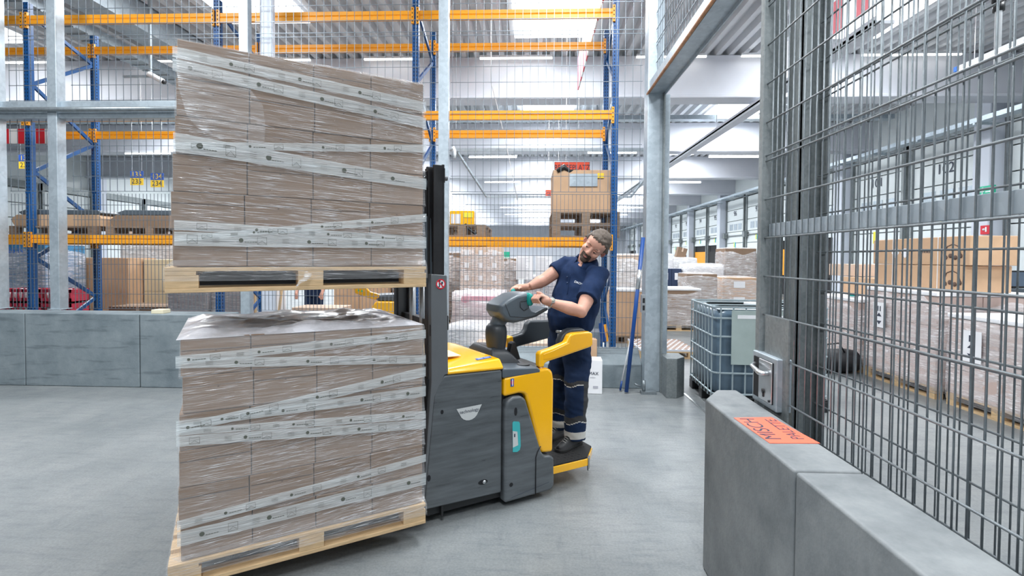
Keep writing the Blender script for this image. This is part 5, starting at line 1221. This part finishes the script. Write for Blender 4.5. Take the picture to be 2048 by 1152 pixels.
for z, h, l, wd in ((1.275, .31, 'lower of two long brown cartons lying on the second wrapped load', 1.45), (1.59, .34, 'upper long brown carton with two white diamonds, highest on the wrapped loads', 1.62)):
    o = carton((5.25, 6.75, z), wd, .55, h, l, M['card_light'], rz=R(-90), tape=False)
    MB().box(.36, .368, -.281, .281, 0, h+.003).box(-.41, -.402, -.281, .281, 0, h+.003).build('strap', M['white'], o)
    m_ = MB()
    for a in (0, 1, 2, 3): m_.bar((.48+.07*a, -.2765, .09+.02*(a % 2)), (.48+.07*a, -.28, .09+.02*(a % 2)), .028, 12)
    m_.tube([(.46, -.278, .12), (.50, -.278, .22), (.58, -.278, .25), (.66, -.278, .22), (.70, -.278, .12)], .006, 6).build('printed_picture', mat('brown_print', (.12, .07, .05), .7), o)
    if wd > 1.5:
        text('Ebhner', .075, M['dark_text'], o, (.15, -.2785, .17), (R(90), 0, 0), 'lettering')
        for x in (-.36, -.18): MB().add([(x-.07, -.2785, .15), (x, -.2785, .08), (x+.07, -.2785, .15), (x+.05, -.2785, .21), (x-.05, -.2785, .21)], [(0, 1, 2, 3, 4)]).build('white_diamond', WHT, o, fix=False)
carton((5.5, 8.35, 1.09), .9, .5, .27, 'long brown carton lying on the first wrapped load', M['card_light'], rz=R(-90))
carton((5.6, 8.9, 1.37), .7, .5, .20, 'pale wrapped carton on top of the long carton, first load', M['card_pale'], rz=R(-80))
props(MB().bar((4.95, 7.95, 1.085), (4.95, 7.95, 1.12), .07, 20).build('tape_roll', TEAL), 'small turquoise tape roll lying on the first wrapped load', 'tape roll')
bg_ = empty('duffel_bag', (4.40, 7.55, 0), 'large black duffel bag on the floor seen through the mesh', 'bag')
MB().loft([[(x, .20*s_*math.cos(t), .17+.17*s_*math.sin(t)) for t in [2*math.pi*i/20 for i in range(20)]] for x, s_ in ((-.36, .55), (-.33, .9), (-.2, 1.02), (0, .98), (.2, 1.02), (.33, .9), (.36, .55))]).build('bag_body', mat('black_nylon', (.012, .013, .017), .55, bump=.6, bscale=14), bg_)
MB().tube([(-.15, -.12, .30), (-.12, -.1, .42), (.05, -.1, .44), (.12, -.12, .31)], .012, 6).build('handle', M['black'], bg_); MB().box(-.30, -.25, -.205, -.195, .22, .235).build('orange_tag', M['orange_sign'], bg_)
tp_ = empty('tripod', (4.62, 8.45, 0), 'black folded tripod standing beside the black duffel bag', 'tripod')
MB().bar((0, 0, .35), (0, 0, 1.0), .018, 8).build('column', M['black'], tp_)
for a in (80, 200, 320): MB().bar((0, 0, .75), (.16*math.cos(R(a)), .16*math.sin(R(a)), 0), .014, 8).build('leg', M['black'], tp_)
MB().sphere((0, 0, 1.02), (.05, .035, .03)).sphere((0, 0, .93), (.055, .03, .02)).build('head', M['black'], tp_)
# terminal desk by the dock doors
ds = empty('terminal_desk', (9.6, 10.4, 0), 'grey terminal desk with monitor and printer by the near dock doors', 'desk')
MB().box(-.5, .5, -.3, .3, .95, 1.0).box(-.5, -.46, -.3, .3, 0, .95).box(.46, .5, -.3, .3, 0, .95).build('desk', WHT, ds, bevel=.01)
MB().box(-.25, .2, .0, .05, 1.10, 1.45).bar((0, .03, 1.0), (0, .03, 1.12), .03, 8).build('monitor', M['black'], ds, bevel=.01)
MB().box(-.22, .17, -.01, -.0, 1.14, 1.42).build('screen', mat('screen_grey_blue', (.12, .17, .24), .3), ds)
MB().box(-.4, .1, -.25, -.02, 1.0, 1.1).build('printer', PL2, ds, bevel=.02)
# signs on the dock side
es = props(MB().box(11.28, 11.34, 12.85, 13.35, 3.22, 3.50).build('exit_sign', mat('exit_green', (.02, .5, .30), .5)), 'green escape route sign with running figure on the near dock column', 'sign')
m_ = MB().box(11.27, 11.28, 13.14, 13.16, 3.28, 3.42).box(11.27, 11.28, 13.1, 13.22, 3.36, 3.38).sphere((11.275, 13.14, 3.45), .02, 8, 6).beam((11.275, 13.15, 3.30), (11.275, 13.22, 3.25), .02, .02).box(11.27, 11.28, 12.93, 13.06, 3.34, 3.37)
m_.add([(11.27, 12.93, 3.40), (11.27, 12.93, 3.31), (11.27, 12.88, 3.355)], [(0, 1, 2)]).build('running_figure', M['white'], es)
es = props(MB().box(11.30, 11.34, 12.95, 13.2, 2.3, 2.52).build('fire_sign', M['red']), 'small red fire equipment sign below the green escape sign', 'sign')
MB().box(11.29, 11.30, 13.02, 13.06, 2.36, 2.48).sphere((11.295, 13.1, 2.42), .03, 8, 6).build('symbol', M['white'], es)
# small fittings up high
lp = empty('hanging_lamp', (4.6, 5.2, 3.69), 'white slim hanging lamp running in depth, upper right behind the mesh gate', 'lamp')
MB().box(-.03, .03, -.62, .49, 0, .05).build('housing', M['white'], lp); MB().box(-.025, .025, -.60, .47, -.02, 0).build('tube', M['lit'], lp)
MB().bar((0, -.4, .05), (0, -.4, 2.74), .004, 4).bar((0, .3, .05), (0, .3, 2.74), .004, 4).build('hanger_wires', M['steel'], lp)
MB().box(-.035, .035, .48, .52, .0, .05).build('blue_end_cap', mat('cap_blue', (.02, .2, .75), .4), lp)
pp = empty('ceiling_pole', (4.95, 5.64, 0), 'white hanging pole with black collar, upper right behind the mesh gate', 'pole')
MB().bar((0, 0, 3.75), (0, 0, 6.44), .03, 12).build('tube', M['white'], pp)
MB().bar((0, 0, 4.30), (0, 0, 4.40), .05, 12).bar((0, 0, 4.40), (0, 0, 4.9), .06, 12).build('collar', M['black'], pp)
props(MB().tube([(-.78, 9.3, 6.43), (-.766, 9.3, 4.844), (-.66, 9.3, 4.45), (-.5, 9.3, 3.8), (-.33, 9.3, 3.0), (-.27, 9.3, 2.7)], .008, 6).build('rope', M['white']), 'thin white rope hanging crookedly behind the middle fence', 'rope')
fl2 = empty('flood_lamp', (-7.15, 9.3, 5.0), 'small white tubular flood lamp on a grey bracket, above the left racks', 'lamp')
MB().bar((-.06, 0, .05), (.22, 0, -.10), .05, 16).build('lamp_body', M['white'], fl2, bevel=.008); MB().bar((.22, 0, -.10), (.25, 0, -.115), .042, 14).build('lens', M['black'], fl2)
MB().box(-.55, -.02, -.02, .02, -.02, .02).box(-.05, -.01, -.02, .02, 0, 1.44).build('bracket', M['galv'], fl2)
